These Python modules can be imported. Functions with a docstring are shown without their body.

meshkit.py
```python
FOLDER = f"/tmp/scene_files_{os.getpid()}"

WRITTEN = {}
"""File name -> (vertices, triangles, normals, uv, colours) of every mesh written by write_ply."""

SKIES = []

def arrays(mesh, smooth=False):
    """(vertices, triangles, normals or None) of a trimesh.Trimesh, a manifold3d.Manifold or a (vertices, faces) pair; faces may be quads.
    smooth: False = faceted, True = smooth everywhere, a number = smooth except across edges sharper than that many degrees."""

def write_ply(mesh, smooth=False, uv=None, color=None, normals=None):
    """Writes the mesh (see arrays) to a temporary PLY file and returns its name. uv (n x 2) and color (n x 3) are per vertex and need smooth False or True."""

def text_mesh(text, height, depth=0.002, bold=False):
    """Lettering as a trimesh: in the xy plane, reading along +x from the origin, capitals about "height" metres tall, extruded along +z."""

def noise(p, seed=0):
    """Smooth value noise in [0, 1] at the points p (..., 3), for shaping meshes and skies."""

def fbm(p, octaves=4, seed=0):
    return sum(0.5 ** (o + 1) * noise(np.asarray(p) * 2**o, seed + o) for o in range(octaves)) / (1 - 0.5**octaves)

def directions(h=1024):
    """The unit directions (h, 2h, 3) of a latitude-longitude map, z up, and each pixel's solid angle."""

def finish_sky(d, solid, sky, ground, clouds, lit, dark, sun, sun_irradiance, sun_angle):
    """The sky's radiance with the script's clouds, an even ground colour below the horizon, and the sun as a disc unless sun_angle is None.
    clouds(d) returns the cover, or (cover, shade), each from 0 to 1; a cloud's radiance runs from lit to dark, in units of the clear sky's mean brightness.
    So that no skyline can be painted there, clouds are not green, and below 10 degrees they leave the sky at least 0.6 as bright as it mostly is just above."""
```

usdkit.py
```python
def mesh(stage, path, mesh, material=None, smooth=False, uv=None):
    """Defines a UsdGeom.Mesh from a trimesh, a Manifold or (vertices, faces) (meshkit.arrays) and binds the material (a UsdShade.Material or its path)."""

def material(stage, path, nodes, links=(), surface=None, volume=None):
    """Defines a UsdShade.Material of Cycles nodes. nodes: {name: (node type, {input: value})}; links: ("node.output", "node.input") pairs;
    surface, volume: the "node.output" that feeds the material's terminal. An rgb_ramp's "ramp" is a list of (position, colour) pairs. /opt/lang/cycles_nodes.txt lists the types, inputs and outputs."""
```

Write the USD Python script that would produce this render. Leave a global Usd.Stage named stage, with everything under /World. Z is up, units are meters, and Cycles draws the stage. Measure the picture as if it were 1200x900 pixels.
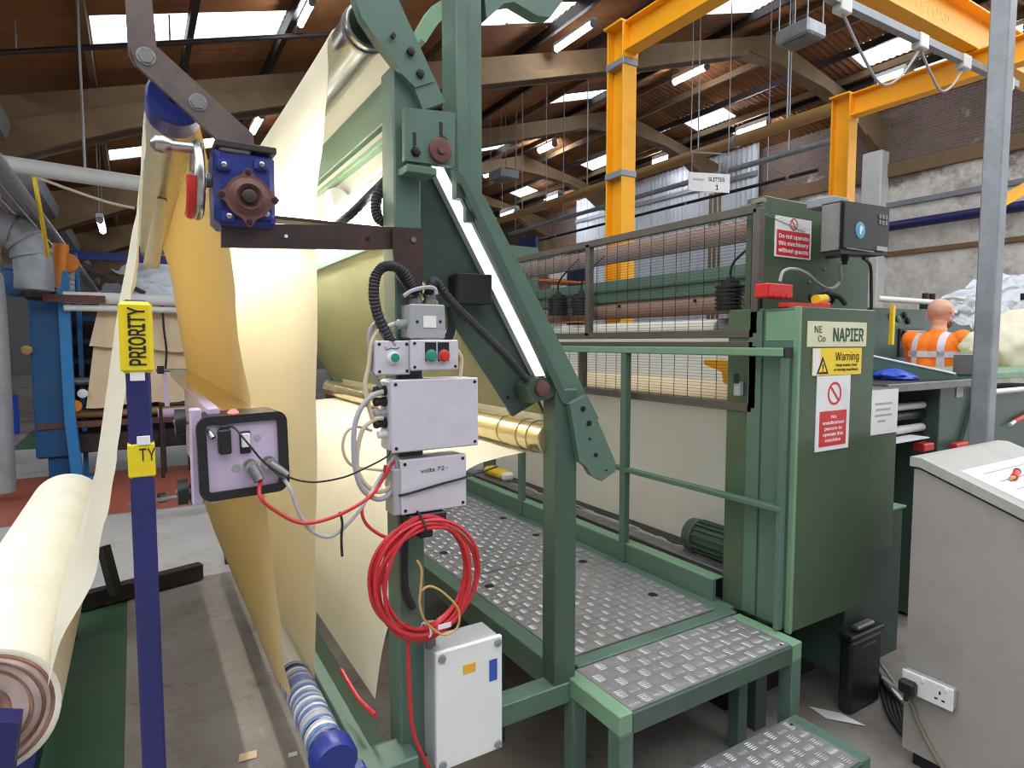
import math, random
import numpy as np, trimesh, manifold3d as m3
import meshkit, usdkit
from shapely.geometry import Polygon, box as sbox, Point
from pxr import Usd, UsdGeom, UsdLux, UsdShade, Gf, Sdf

random.seed(7); rng = np.random.default_rng(7)
stage = Usd.Stage.CreateInMemory()
UsdGeom.SetStageUpAxis(stage, UsdGeom.Tokens.z); UsdGeom.SetStageMetersPerUnit(stage, 1.0)
UsdGeom.Xform.Define(stage, '/World'); UsdGeom.Scope.Define(stage, '/World/Looks')

# ------------------------------------------------------------------ camera, sky, exposure
EYE = 1.55; FPX = 720.0; PITCH = math.atan(49 / FPX); YAW = math.radians(31.4)
fw = np.array([math.sin(YAW) * math.cos(PITCH), math.cos(YAW) * math.cos(PITCH), -math.sin(PITCH)])
rt = np.array([math.cos(YAW), -math.sin(YAW), 0.0]); up = np.cross(rt, fw)
EYEP = np.array([0, 0, EYE])
cam = UsdGeom.Camera.Define(stage, '/World/camera')
cam.AddTransformOp().Set(Gf.Matrix4d(*[float(v) for r in (list(rt) + [0], list(up) + [0], list(-fw) + [0], list(EYEP) + [1]) for v in r]))
cam.CreateHorizontalApertureAttr(36.0); cam.CreateVerticalApertureAttr(27.0); cam.CreateFocalLengthAttr(36.0 * FPX / 1200)
cam.CreateClippingRangeAttr(Gf.Vec2f(0.05, 500)); cam.CreateExposureAttr(0.3)
SKY = 0.8          # overcast sky: reaches the hall through the rooflights and a roof gap left open over the camera for top light
LAMP = 45.0        # ceiling tubes
dome = UsdLux.DomeLight.Define(stage, '/World/sky'); dome.CreateIntensityAttr(SKY); dome.CreateColorAttr(Gf.Vec3f(0.93, 0.97, 1.0))


def ray(px, py): return fw + rt * (px - 600) / FPX - up * (py - 450) / FPX
def onX(px, py, x): d = ray(px, py); return EYEP + d * (x / d[0])
def onY(px, py, y): d = ray(px, py); return EYEP + d * (y / d[1])
def onZ(px, py, z): d = ray(px, py); return EYEP + d * ((z - EYE) / d[2])
def at(px, py, t): return EYEP + ray(px, py) * t
def xzY(y, pts): return [tuple(onY(a, b, y)[[0, 2]]) for a, b in pts]
def yzX(x, pts): return [tuple(onX(a, b, x)[[1, 2]]) for a, b in pts]

# ------------------------------------------------------------------ scene tree helpers
taken = {}
def uname(parent, name):
    k = (parent, name); n = taken.get(k, 0); taken[k] = n + 1
    return name if n == 0 else f'{name}_{n:03d}'
def setd(prim, label=None, cat=None, group=None, kind=None):
    for k, v in (('label', label), ('category', cat), ('group', group), ('kind', kind)):
        if v: prim.SetCustomDataByKey(k, v)
class Node:
    def __init__(s, path, loc): s.path, s.loc = path, np.asarray(loc, float)
    def add(s, name, mesh, mat, smooth=35, label=None, kind=None):
        p = f'{s.path}/{uname(s.path, name)}'
        if isinstance(mesh, (list, tuple)) and not isinstance(mesh[0], np.ndarray): mesh = cat_(*mesh)
        v, f, n = meshkit.arrays(mesh, smooth)
        m = UsdGeom.Mesh.Define(stage, p)
        usdkit_write(m, v - s.loc, f, n, mat)
        setd(m.GetPrim(), label=label, kind=kind)
        return Node(p, s.loc)
def usdkit_write(m, v, f, n, mat):
    from pxr import Vt
    m.CreatePointsAttr(Vt.Vec3fArray.FromNumpy(np.ascontiguousarray(v, np.float32)))
    m.CreateFaceVertexCountsAttr(Vt.IntArray.FromNumpy(np.full(len(f), 3, np.int32)))
    m.CreateFaceVertexIndicesAttr(Vt.IntArray.FromNumpy(np.ascontiguousarray(f, np.int32).ravel()))
    m.CreateSubdivisionSchemeAttr('none')
    if n is not None:
        m.CreateNormalsAttr(Vt.Vec3fArray.FromNumpy(np.ascontiguousarray(n, np.float32))); m.SetNormalsInterpolation('vertex')
    if mat is not None: UsdShade.MaterialBindingAPI.Apply(m.GetPrim()).Bind(mat)
def thing(name, label, cat, loc=(0, 0, 0), group=None, kind=None):
    p = '/World/' + uname('/World', name)
    x = UsdGeom.Xform.Define(stage, p); x.AddTranslateOp().Set(Gf.Vec3d(*map(float, loc)))
    setd(x.GetPrim(), label, cat, group, kind)
    return Node(p, loc)
def solo(name, label, cat, mesh, mat, smooth=35, group=None, kind=None, loc=None):
    if isinstance(mesh, (list, tuple)) and not isinstance(mesh[0], np.ndarray): mesh = cat_(*mesh)
    v, f, n = meshkit.arrays(mesh, smooth)
    if loc is None: b = np.array([v.min(0), v.max(0)]); loc = [b[:, 0].mean(), b[:, 1].mean(), b[0, 2]]
    p = '/World/' + uname('/World', name)
    m = UsdGeom.Mesh.Define(stage, p); m.AddTranslateOp().Set(Gf.Vec3d(*map(float, loc)))
    usdkit_write(m, v - np.asarray(loc), f, n, mat); setd(m.GetPrim(), label, cat, group, kind)
    return Node(p, loc)

# ------------------------------------------------------------------ mesh helpers
def cat_(*ms):
    out = []
    for m in ms: out += list(m) if isinstance(m, (list, tuple)) else [m]
    return trimesh.util.concatenate(out) if len(out) > 1 else out[0]
def bx(x0, x1, y0, y1, z0, z1, bev=0.0):
    x0, x1 = sorted((x0, x1)); y0, y1 = sorted((y0, y1)); z0, z1 = sorted((z0, z1))
    if bev <= 0:
        m = trimesh.creation.box((x1 - x0, y1 - y0, z1 - z0)); m.apply_translation(((x0 + x1) / 2, (y0 + y1) / 2, (z0 + z1) / 2)); return m
    b = min(bev, (x1 - x0) / 2.01, (y1 - y0) / 2.01, (z1 - z0) / 2.01); pts = []
    for x, sx in ((x0, 1), (x1, -1)):
        for y, sy in ((y0, 1), (y1, -1)):
            for z, sz in ((z0, 1), (z1, -1)):
                pts += [(x, y + sy * b, z + sz * b), (x + sx * b, y, z + sz * b), (x + sx * b, y + sy * b, z)]
    return trimesh.convex.convex_hull(np.array(pts))
def frame_of(d, upv=(0, 0, 1)):
    d = np.asarray(d, float); d = d / np.linalg.norm(d); u = np.asarray(upv, float)
    if abs(d @ u) > 0.99: u = np.array([1.0, 0, 0])
    s = np.cross(d, u); s /= np.linalg.norm(s); return d, s, np.cross(s, d)
def bar(p0, p1, w, h, upv=(0, 0, 1), bev=0.0):
    p0, p1 = np.asarray(p0, float), np.asarray(p1, float); d, s, u = frame_of(p1 - p0, upv)
    m = bx(-w / 2, w / 2, 0, np.linalg.norm(p1 - p0), -h / 2, h / 2, bev)
    T = np.eye(4); T[:3, 0], T[:3, 1], T[:3, 2], T[:3, 3] = s, d, u, p0
    m.apply_transform(T); return m
def rod(p0, p1, r, n=12, r2=None):
    p0, p1 = np.asarray(p0, float), np.asarray(p1, float); d, s, u = frame_of(p1 - p0)
    a = np.linspace(0, 2 * math.pi, n, endpoint=False); r2 = r if r2 is None else r2
    c = np.cos(a)[:, None] * s + np.sin(a)[:, None] * u
    v = np.vstack([p0 + c * r, p1 + c * r2, p0, p1]); f = []
    for i in range(n):
        j = (i + 1) % n; f += [(i, n + i, n + j), (i, n + j, j), (2 * n, i, j), (2 * n + 1, n + j, n + i)]
    m = trimesh.Trimesh(v, f, process=False); m.fix_normals(); return m
def lathe(p0, axis, prof, n=20):
    """prof: (distance along the axis, radius) pairs"""
    p0 = np.asarray(p0, float); d, s, u = frame_of(axis); a = np.linspace(0, 2 * math.pi, n, endpoint=False)
    c = np.cos(a)[:, None] * s + np.sin(a)[:, None] * u; rings = [p0 + d * t + c * max(r, 1e-5) for t, r in prof]
    k = len(rings); v = np.vstack(rings + [p0 + d * prof[0][0], p0 + d * prof[-1][0]]); f = []
    for q in range(k - 1):
        for i in range(n):
            j = (i + 1) % n; a0, a1, b0, b1 = q * n + i, q * n + j, (q + 1) * n + i, (q + 1) * n + j
            f += [(a0, b0, b1), (a0, b1, a1)]
    for i in range(n):
        j = (i + 1) % n; f += [(k * n, i, j), (k * n + 1, (k - 1) * n + j, (k - 1) * n + i)]
    m = trimesh.Trimesh(v, f, process=False); m.fix_normals(); return m
def smooth_path(pts, per=6, closed=False):
    p = np.asarray(pts, float); n = len(p)
    if n < 3: return p
    out = []
    rngs = range(n) if closed else range(n - 1)
    for i in rngs:
        g = lambda k: p[k % n] if closed else p[min(max(k, 0), n - 1)]
        a, b, c, d = g(i - 1), g(i), g(i + 1), g(i + 2)
        for t in np.linspace(0, 1, per, endpoint=False):
            out.append(0.5 * (2 * b + (c - a) * t + (2 * a - 5 * b + 4 * c - d) * t * t + (3 * b - a - 3 * c + d) * t ** 3))
    if not closed: out.append(p[-1])
    return np.array(out)
def wire(pts, r, n=7, per=6, closed=False, ripple=0.0):
    p = smooth_path(pts, per, closed)
    k = len(p); t = np.gradient(p, axis=0) if not closed else np.roll(p, -1, 0) - np.roll(p, 1, 0)
    t /= np.maximum(np.linalg.norm(t, axis=1, keepdims=True), 1e-9)
    u = np.cross(t[0], [0.31, 0.2, 0.93]); u /= np.linalg.norm(u); rings = []
    a = np.linspace(0, 2 * math.pi, n, endpoint=False)
    for i in range(k):
        u = u - t[i] * (u @ t[i]); u /= np.linalg.norm(u); w = np.cross(t[i], u)
        rr = r * (1 + ripple * (1 if i % 2 else -1))
        rings.append(p[i] + rr * (np.cos(a)[:, None] * u + np.sin(a)[:, None] * w))
    v = np.vstack(rings); f = []
    for i in range(k if closed else k - 1):
        i2 = (i + 1) % k
        for j in range(n):
            j2 = (j + 1) % n; f += [(i * n + j, i2 * n + j, i2 * n + j2), (i * n + j, i2 * n + j2, i * n + j2)]
    if not closed:
        v = np.vstack([v, p[0], p[-1]]); 
        for j in range(n):
            j2 = (j + 1) % n; f += [(k * n, j, j2), (k * n + 1, (k - 1) * n + j2, (k - 1) * n + j)]
    m = trimesh.Trimesh(v, f, process=False); m.fix_normals(); return m
def extr(poly, h):
    if not hasattr(poly, 'geom_type'): poly = Polygon(poly)
    if not poly.is_valid: poly = poly.buffer(0)
    return cat_(*[trimesh.creation.extrude_polygon(g, h, engine='earcut') for g in getattr(poly, 'geoms', [poly])])
def prism_xz(poly, y0, y1):
    m = extr(poly, abs(y1 - y0)); v = m.vertices.copy(); m.vertices = np.c_[v[:, 0], max(y0, y1) - v[:, 2], v[:, 1]]; m.fix_normals(); return m
def prism_yz(poly, x0, x1):
    m = extr(poly, abs(x1 - x0)); v = m.vertices.copy(); m.vertices = np.c_[min(x0, x1) + v[:, 2], v[:, 0], v[:, 1]]; m.fix_normals(); return m
def prism_xy(poly, z0, z1):
    m = extr(poly, abs(z1 - z0)); m.apply_translation((0, 0, min(z0, z1))); return m
def lettering(txt, height, origin, xdir, ydir, depth=0.0012, width=None, bold=False):
    m = meshkit.text_mesh(txt, height, depth, bold); b = m.bounds
    if width: m.apply_scale((width / (b[1][0] - b[0][0]), 1, 1))
    xdir, ydir = np.asarray(xdir, float), np.asarray(ydir, float); xdir /= np.linalg.norm(xdir); ydir /= np.linalg.norm(ydir)
    T = np.eye(4); T[:3, 0], T[:3, 1], T[:3, 2], T[:3, 3] = xdir, ydir, np.cross(xdir, ydir), origin
    m.apply_transform(T); return m
def placed(m, origin, xdir, ydir):
    m = m.copy(); xdir, ydir = np.asarray(xdir, float), np.asarray(ydir, float); xdir /= np.linalg.norm(xdir); ydir /= np.linalg.norm(ydir)
    T = np.eye(4); T[:3, 0], T[:3, 1], T[:3, 2], T[:3, 3] = xdir, ydir, np.cross(xdir, ydir), origin
    m.apply_transform(T); return m
def grid_surface(P):
    """P: (n, k, 3) points to a surface"""
    n, k = P.shape[:2]; i = np.arange(n * k).reshape(n, k)
    a, b, c, d = i[:-1, :-1].ravel(), i[1:, :-1].ravel(), i[1:, 1:].ravel(), i[:-1, 1:].ravel()
    return trimesh.Trimesh(P.reshape(-1, 3), np.vstack([np.c_[a, b, c], np.c_[a, c, d]]), process=False)
def ibeam(p0, p1, w, h, tf=0.012, tw=0.01, upv=(0, 0, 1)):
    d, s, u = frame_of(np.asarray(p1, float) - np.asarray(p0, float), upv); p0, p1 = np.asarray(p0, float), np.asarray(p1, float)
    return cat_(bar(p0 + u * (h / 2 - tf / 2), p1 + u * (h / 2 - tf / 2), w, tf, upv, .002), bar(p0 - u * (h / 2 - tf / 2), p1 - u * (h / 2 - tf / 2), w, tf, upv, .002),
                bar(p0, p1, tw, h - 2 * tf, upv))

# ------------------------------------------------------------------ materials
def lin(c):
    c = np.asarray(c, float) / 255.0
    return tuple(np.where(c <= 0.04045, c / 12.92, ((c + 0.055) / 1.055) ** 2.4))
def mat(name, rgb, rough=0.5, metal=0.0, var=0.12, scale=6.0, dirt=None, dirt_amt=0.35, bump=0.0, bscale=40, spec=0.5, trans=None, tw=0.0, emit=0.0, ecol=None, stretch=(1, 1, 1), coat=0.0):
    c = np.array(lin(rgb)); d = np.array(lin(dirt)) if dirt is not None else c * 0.45
    n = {'tc': ('geometry', {}), 'mp': ('mapping', {'scale': stretch}),
         'n1': ('noise_texture', {'scale': scale, 'detail': 6.0, 'roughness': 0.65}),
         'rv': ('rgb_ramp', {'ramp': [(0.3, tuple(c * (1 - var))), (0.55, tuple(c)), (0.8, tuple(np.minimum(c * (1 + var), 1)))]}),
         'n2': ('noise_texture', {'scale': scale * 0.45 + 0.7, 'detail': 8.0, 'roughness': 0.72}),
         'rd': ('rgb_ramp', {'ramp': [(0.52, (0, 0, 0)), (0.75, (dirt_amt,) * 3)]}),
         'mx': ('mix', {'color2': tuple(d)}),
         'p': ('principled_bsdf', {'roughness': rough, 'metallic': metal, 'specular_ior_level': spec, 'coat_weight': coat})}
    l = [('tc.position', 'mp.vector'), ('mp.vector', 'n1.vector'), ('n1.fac', 'rv.fac'), ('mp.vector', 'n2.vector'), ('n2.fac', 'rd.fac'), ('rd.color', 'mx.fac'), ('rv.color', 'mx.color1'), ('mx.color', 'p.base_color')]
    if bump:
        n['nb'] = ('noise_texture', {'scale': bscale, 'detail': 3.0}); n['b'] = ('bump', {'strength': 0.6, 'distance': bump})
        l += [('mp.vector', 'nb.vector'), ('nb.fac', 'b.height'), ('b.normal', 'p.normal')]
    surf = 'p.BSDF'
    if emit:
        n['p'][1]['emission_strength'] = emit; n['p'][1]['emission_color'] = ecol or (1, 1, 1)
    if trans is not None:
        n['t'] = ('translucent_bsdf', {'color': lin(trans)}); n['mc'] = ('mix_closure', {'fac': tw}); surf = 'mc.closure'
        l += [('p.BSDF', 'mc.closure1'), ('t.BSDF', 'mc.closure2')]
        if bump: l += [('b.normal', 't.normal')]
    return usdkit.material(stage, '/World/Looks/' + name, n, l, surface=surf)
def glow(name, rgb, strength):
    return usdkit.material(stage, '/World/Looks/' + name, {'e': ('emission', {'color': rgb, 'strength': strength})}, [], surface='e.emission')

M = {}
M['green'] = mat('green_paint', (86, 112, 98), 0.42, var=.10, scale=5, dirt=(50, 52, 40), dirt_amt=.5, bump=.0006, bscale=60)
M['green_dark'] = mat('dark_green_paint', (68, 88, 76), 0.45, var=.12, scale=4, dirt=(40, 44, 34), dirt_amt=.5, bump=.0005)
M['green_light'] = mat('light_green_paint', (116, 152, 122), 0.45, var=.10, scale=7, dirt=(90, 92, 70), dirt_amt=.45, bump=.0005)
M['green_cab'] = mat('cabinet_green_paint', (76, 94, 72), 0.28, var=.12, scale=3, dirt=(46, 54, 36), dirt_amt=.45, bump=.0004)
M['olive'] = mat('olive_board', (92, 92, 58), 0.6, var=.12, scale=3, dirt_amt=.3)  # green paint; warm light bounced off the cloth is put into its colour
M['cloth'] = mat('cream_cloth', (240, 235, 216), 0.95, var=.04, scale=3, dirt=(220, 208, 176), dirt_amt=.3, bump=.0012, bscale=90, spec=.1, trans=(246, 236, 206), tw=.33)
M['cloth_shaded'] = mat('shaded_cloth', (220, 200, 158), 0.95, var=.05, scale=3, dirt=(212, 190, 140), dirt_amt=.3, bump=.0014, bscale=80, spec=.1, trans=(226, 190, 116), tw=.28)  # same cream cloth, with the ochre shade of the loop painted into its colours
M['cloth_roll'] = mat('cream_roll_cloth', (242, 236, 218), 0.95, var=.05, scale=4, dirt=(210, 195, 160), dirt_amt=.3, bump=.001, bscale=120, spec=.1)
M['cloth_edge'] = mat('rolled_cloth_edge', (176, 138, 118), 0.95, var=.2, scale=30, spec=.1)
M['cloth_core'] = mat('rolled_cloth_core', (200, 176, 168), 0.95, var=.2, scale=20, spec=.1)
M['cloth_white'] = mat('white_cloth', (228, 226, 216), 0.95, var=.04, scale=3, dirt=(205, 200, 180), dirt_amt=.3, spec=.1, trans=(230, 225, 205), tw=.25, bump=.001)
M['cloth_beige'] = mat('beige_cloth', (226, 206, 170), 0.95, var=.06, scale=3, dirt=(200, 172, 130), dirt_amt=.3, spec=.1, bump=.002, bscale=30)
M['steel'] = mat('brushed_steel', (190, 188, 184), 0.28, metal=1.0, var=.15, scale=8, dirt=(110, 100, 90), dirt_amt=.4)
M['steel_dull'] = mat('dull_steel', (140, 138, 136), 0.5, metal=.8, var=.2, scale=10, dirt=(80, 74, 66), dirt_amt=.5)
M['gold'] = mat('yellowed_roller', (222, 206, 160), 0.2, metal=.85, var=.2, scale=6, dirt=(120, 95, 40), dirt_amt=.4)
M['alu'] = mat('tread_plate', (178, 176, 178), 0.36, metal=.7, var=.12, scale=6, dirt=(120, 112, 104), dirt_amt=.6)
M['galv'] = mat('galvanised', (150, 154, 160), 0.5, metal=.35, var=.18, scale=9, dirt=(105, 100, 98), dirt_amt=.4)
M['dark_metal'] = mat('dark_steel', (62, 56, 54), 0.5, metal=.5, var=.3, scale=12, dirt=(92, 60, 44), dirt_amt=.5, bump=.0006)
M['black'] = mat('black_plastic', (28, 28, 31), 0.42, var=.2, scale=10, dirt=(60, 56, 52), dirt_amt=.3)
M['rubber'] = mat('black_rubber', (34, 34, 38), 0.6, var=.2, scale=20)
M['bolt'] = mat('dark_bolt', (56, 46, 48), 0.45, metal=.6, var=.3, scale=40)
M['rust'] = mat('rusty_hub', (108, 72, 66), 0.6, metal=.3, var=.3, scale=30, dirt=(70, 44, 40), dirt_amt=.6, bump=.001)
M['blue_paint'] = mat('blue_paint', (34, 48, 128), 0.4, var=.2, scale=12, dirt=(70, 78, 110), dirt_amt=.4)
M['post_blue'] = mat('deep_blue_paint', (36, 38, 96), 0.4, var=.10, scale=8, dirt=(24, 24, 50), dirt_amt=.4, bump=.0004)
M['mach_blue'] = mat('machine_blue', (30, 82, 132), 0.45, var=.12, scale=5, dirt=(60, 80, 96), dirt_amt=.4)
M['mach_blue_lt'] = mat('machine_bright_blue', (44, 126, 190), 0.45, var=.12, scale=5, dirt=(90, 100, 110), dirt_amt=.4)
M['sign_cream'] = mat('cream_plate', (216, 212, 176), 0.5, var=.05)
M['load_text'] = mat('load_lettering', (244, 196, 60), 0.45, var=.05)
M['khaki_cable'] = mat('khaki_cable', (128, 116, 96), 0.55, var=.1)
M['floor_pale'] = mat('pale_floor_paint', (186, 184, 182), 0.3, var=.10, scale=2.2, dirt=(110, 104, 100), dirt_amt=.6)
M['blue_tape'] = mat('faded_blue_tape', (92, 112, 160), 0.5, var=.2, scale=40, dirt=(170, 176, 190), dirt_amt=.5)
M['guard'] = mat('guard_frame_steel', (98, 92, 86), 0.45, metal=.3, var=.2, scale=14, dirt=(66, 56, 50), dirt_amt=.5)
M['tape'] = mat('yellow_tape', (226, 200, 30), 0.35, var=.10, scale=14, dirt=(170, 140, 20), dirt_amt=.4, bump=.0015, bscale=45)
M['ink'] = mat('black_ink', (22, 20, 20), 0.6, var=.05)
M['ink_green'] = mat('green_ink', (34, 74, 66), 0.6, var=.05)
M['crane'] = mat('crane_yellow', (246, 172, 26), 0.4, var=.06, scale=4, dirt=(190, 110, 20), dirt_amt=.4)
M['orange'] = mat('orange_paint', (226, 130, 34), 0.45, var=.1)
M['lilac'] = mat('grey_lilac_enclosure', (200, 194, 204), 0.4, var=.05, scale=10, dirt=(150, 142, 146), dirt_amt=.35, bump=.0004, bscale=200)
M['grey_box'] = mat('grey_enclosure', (160, 162, 166), 0.4, var=.06, scale=10, dirt=(110, 106, 104), dirt_amt=.4)
M['panel_lilac'] = mat('lilac_panel', (196, 178, 206), 0.35, var=.05, scale=10)
M['console'] = mat('console_grey_paint', (156, 150, 144), 0.5, var=.06, scale=6, dirt=(112, 104, 98), dirt_amt=.35, bump=.0003, bscale=200)
M['console_top'] = mat('console_top_paint', (168, 166, 160), 0.42, var=.06, scale=6, dirt=(120, 112, 104), dirt_amt=.4)
M['white'] = mat('white_plastic', (226, 226, 224), 0.4, var=.04)
M['white_paint'] = mat('white_pipe_paint', (214, 216, 214), 0.4, var=.06, scale=10, dirt=(160, 158, 150), dirt_amt=.3)
M['paper'] = mat('paper', (228, 226, 226), 0.8, var=.03)
M['red'] = mat('red_plastic', (206, 40, 40), 0.4, var=.1)
M['red_cable'] = mat('red_cable', (196, 44, 52), 0.42, var=.12, scale=30)
M['sign_red'] = mat('sign_red', (206, 48, 52), 0.45, var=.05)
M['sign_yellow'] = mat('sign_yellow', (240, 206, 40), 0.45, var=.05)
M['grey_cable'] = mat('grey_cable', (168, 166, 170), 0.5, var=.08)
M['cream_cable'] = mat('cream_cable', (206, 190, 166), 0.5, var=.08)
M['tan'] = mat('tan_cord', (196, 154, 92), 0.7, var=.15)
M['green_btn'] = mat('green_button', (40, 136, 110), 0.35, var=.05)
M['label_orange'] = mat('orange_sticker', (232, 172, 50), 0.5, var=.08)
M['label_blue'] = mat('blue_sticker', (48, 86, 176), 0.5, var=.08)
M['teal'] = mat('teal_badge', (72, 158, 182), 0.35, var=.05)
M['brown_roll'] = mat('brown_wire_roller', (142, 112, 96), 0.7, var=.15, scale=14, dirt=(110, 80, 64), dirt_amt=.5)
M['pipe_brown'] = mat('brown_pipe', (164, 128, 78), 0.5, var=.12, scale=5)
M['yellow_plast'] = mat('yellow_plastic', (230, 196, 36), 0.45, var=.08)
M['blue_plast'] = mat('blue_plastic', (44, 74, 190), 0.45, var=.1)
M['skin'] = mat('skin', (222, 164, 140), 0.5, var=.08, scale=20)
M['beard'] = mat('beard', (120, 80, 60), 0.8, var=.2, scale=60)
M['hivis'] = mat('hi_vis_orange', (255, 128, 28), 0.75, var=.05, scale=8)
M['reflective'] = mat('silver_reflective_tape', (214, 206, 216), 0.4, var=.05)
M['trousers'] = mat('dark_trousers', (44, 46, 56), 0.85, var=.1)
M['brown_bracket'] = mat('brown_painted_steel', (66, 52, 50), 0.45, metal=.3, var=.25, scale=14, dirt=(104, 62, 44), dirt_amt=.55)
M['steel_arm'] = mat('weathered_grey_steel', (104, 92, 88), 0.5, metal=.4, var=.25, scale=18, dirt=(70, 58, 54), dirt_amt=.5, bump=.0006)
M['beam_brown'] = mat('brown_concrete_beam', (128, 104, 76), 0.8, var=.12, scale=3, dirt=(90, 70, 48), dirt_amt=.5, bump=.003, bscale=14)
M['tarp'] = mat('grey_white_tarpaulin', (196, 200, 206), 0.35, var=.08, scale=2, trans=(200, 205, 210), tw=.15, bump=.004, bscale=9)
M['tube'] = glow('ceiling_tube', (0.92, 0.95, 1.0), LAMP)
M['tube_in'] = glow('inspection_tube', (1.0, 0.97, 0.92), 75.0)
M['strip'] = glow('lit_diffuser_edge', (0.97, 1.0, 0.95), 1.25)
M['led_red'] = glow('red_led', (1.0, 0.12, 0.12), 3.0)
roofcols = [(150, 100, 62), (134, 90, 58), (158, 108, 66), (120, 82, 56), (142, 92, 54)]
M['roof'] = [mat(f'roof_sheet_{i}', c, 0.85, var=.15, scale=3, dirt=(72, 50, 40), dirt_amt=.6, bump=.002) for i, c in enumerate(roofcols)]
M['rooflight'] = usdkit.material(stage, '/World/Looks/rooflight', {'t': ('translucent_bsdf', {'color': (.9, .93, .95)}), 'r': ('transparent_bsdf', {'color': (.9, .93, .95)}), 'm': ('mix_closure', {'fac': .55})},
                                 [('t.BSDF', 'm.closure1'), ('r.BSDF', 'm.closure2')], surface='m.closure')

# floor: worn concrete, with oil stains; gloss varies
M['floor'] = usdkit.material(stage, '/World/Looks/concrete', {
    'g': ('geometry', {}), 'n1': ('noise_texture', {'scale': 1.1, 'detail': 9.0, 'roughness': .68}), 'n2': ('noise_texture', {'scale': 7.0, 'detail': 8.0, 'roughness': .75}),
    'r1': ('rgb_ramp', {'ramp': [(.3, lin((112, 104, 98))), (.5, lin((142, 134, 128))), (.7, lin((166, 160, 154)))]}),
    'r2': ('rgb_ramp', {'ramp': [(.56, (0, 0, 0)), (.70, (.75, .75, .75))]}), 'm': ('mix', {'color2': lin((70, 62, 58))}),
    'rr': ('rgb_ramp', {'ramp': [(.3, (.22,) * 3), (.7, (.5,) * 3)]}), 'b': ('bump', {'strength': .25, 'distance': .002}), 'p': ('principled_bsdf', {'roughness': .35})},
    [('g.position', 'n1.vector'), ('g.position', 'n2.vector'), ('n1.fac', 'r1.fac'), ('n2.fac', 'r2.fac'), ('r1.color', 'm.color1'), ('r2.color', 'm.fac'), ('m.color', 'p.base_color'), ('n1.fac', 'rr.fac'), ('rr.color', 'p.roughness'), ('n2.fac', 'b.height'), ('b.normal', 'p.normal')], surface='p.BSDF')
M['floor_green'] = mat('green_floor_paint', (58, 92, 66), 0.42, var=.15, scale=3, dirt=(92, 100, 84), dirt_amt=.5)
M['floor_red'] = mat('red_floor_paint', (158, 84, 66), 0.42, var=.12, scale=3, dirt=(120, 90, 80), dirt_amt=.5)
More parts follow.
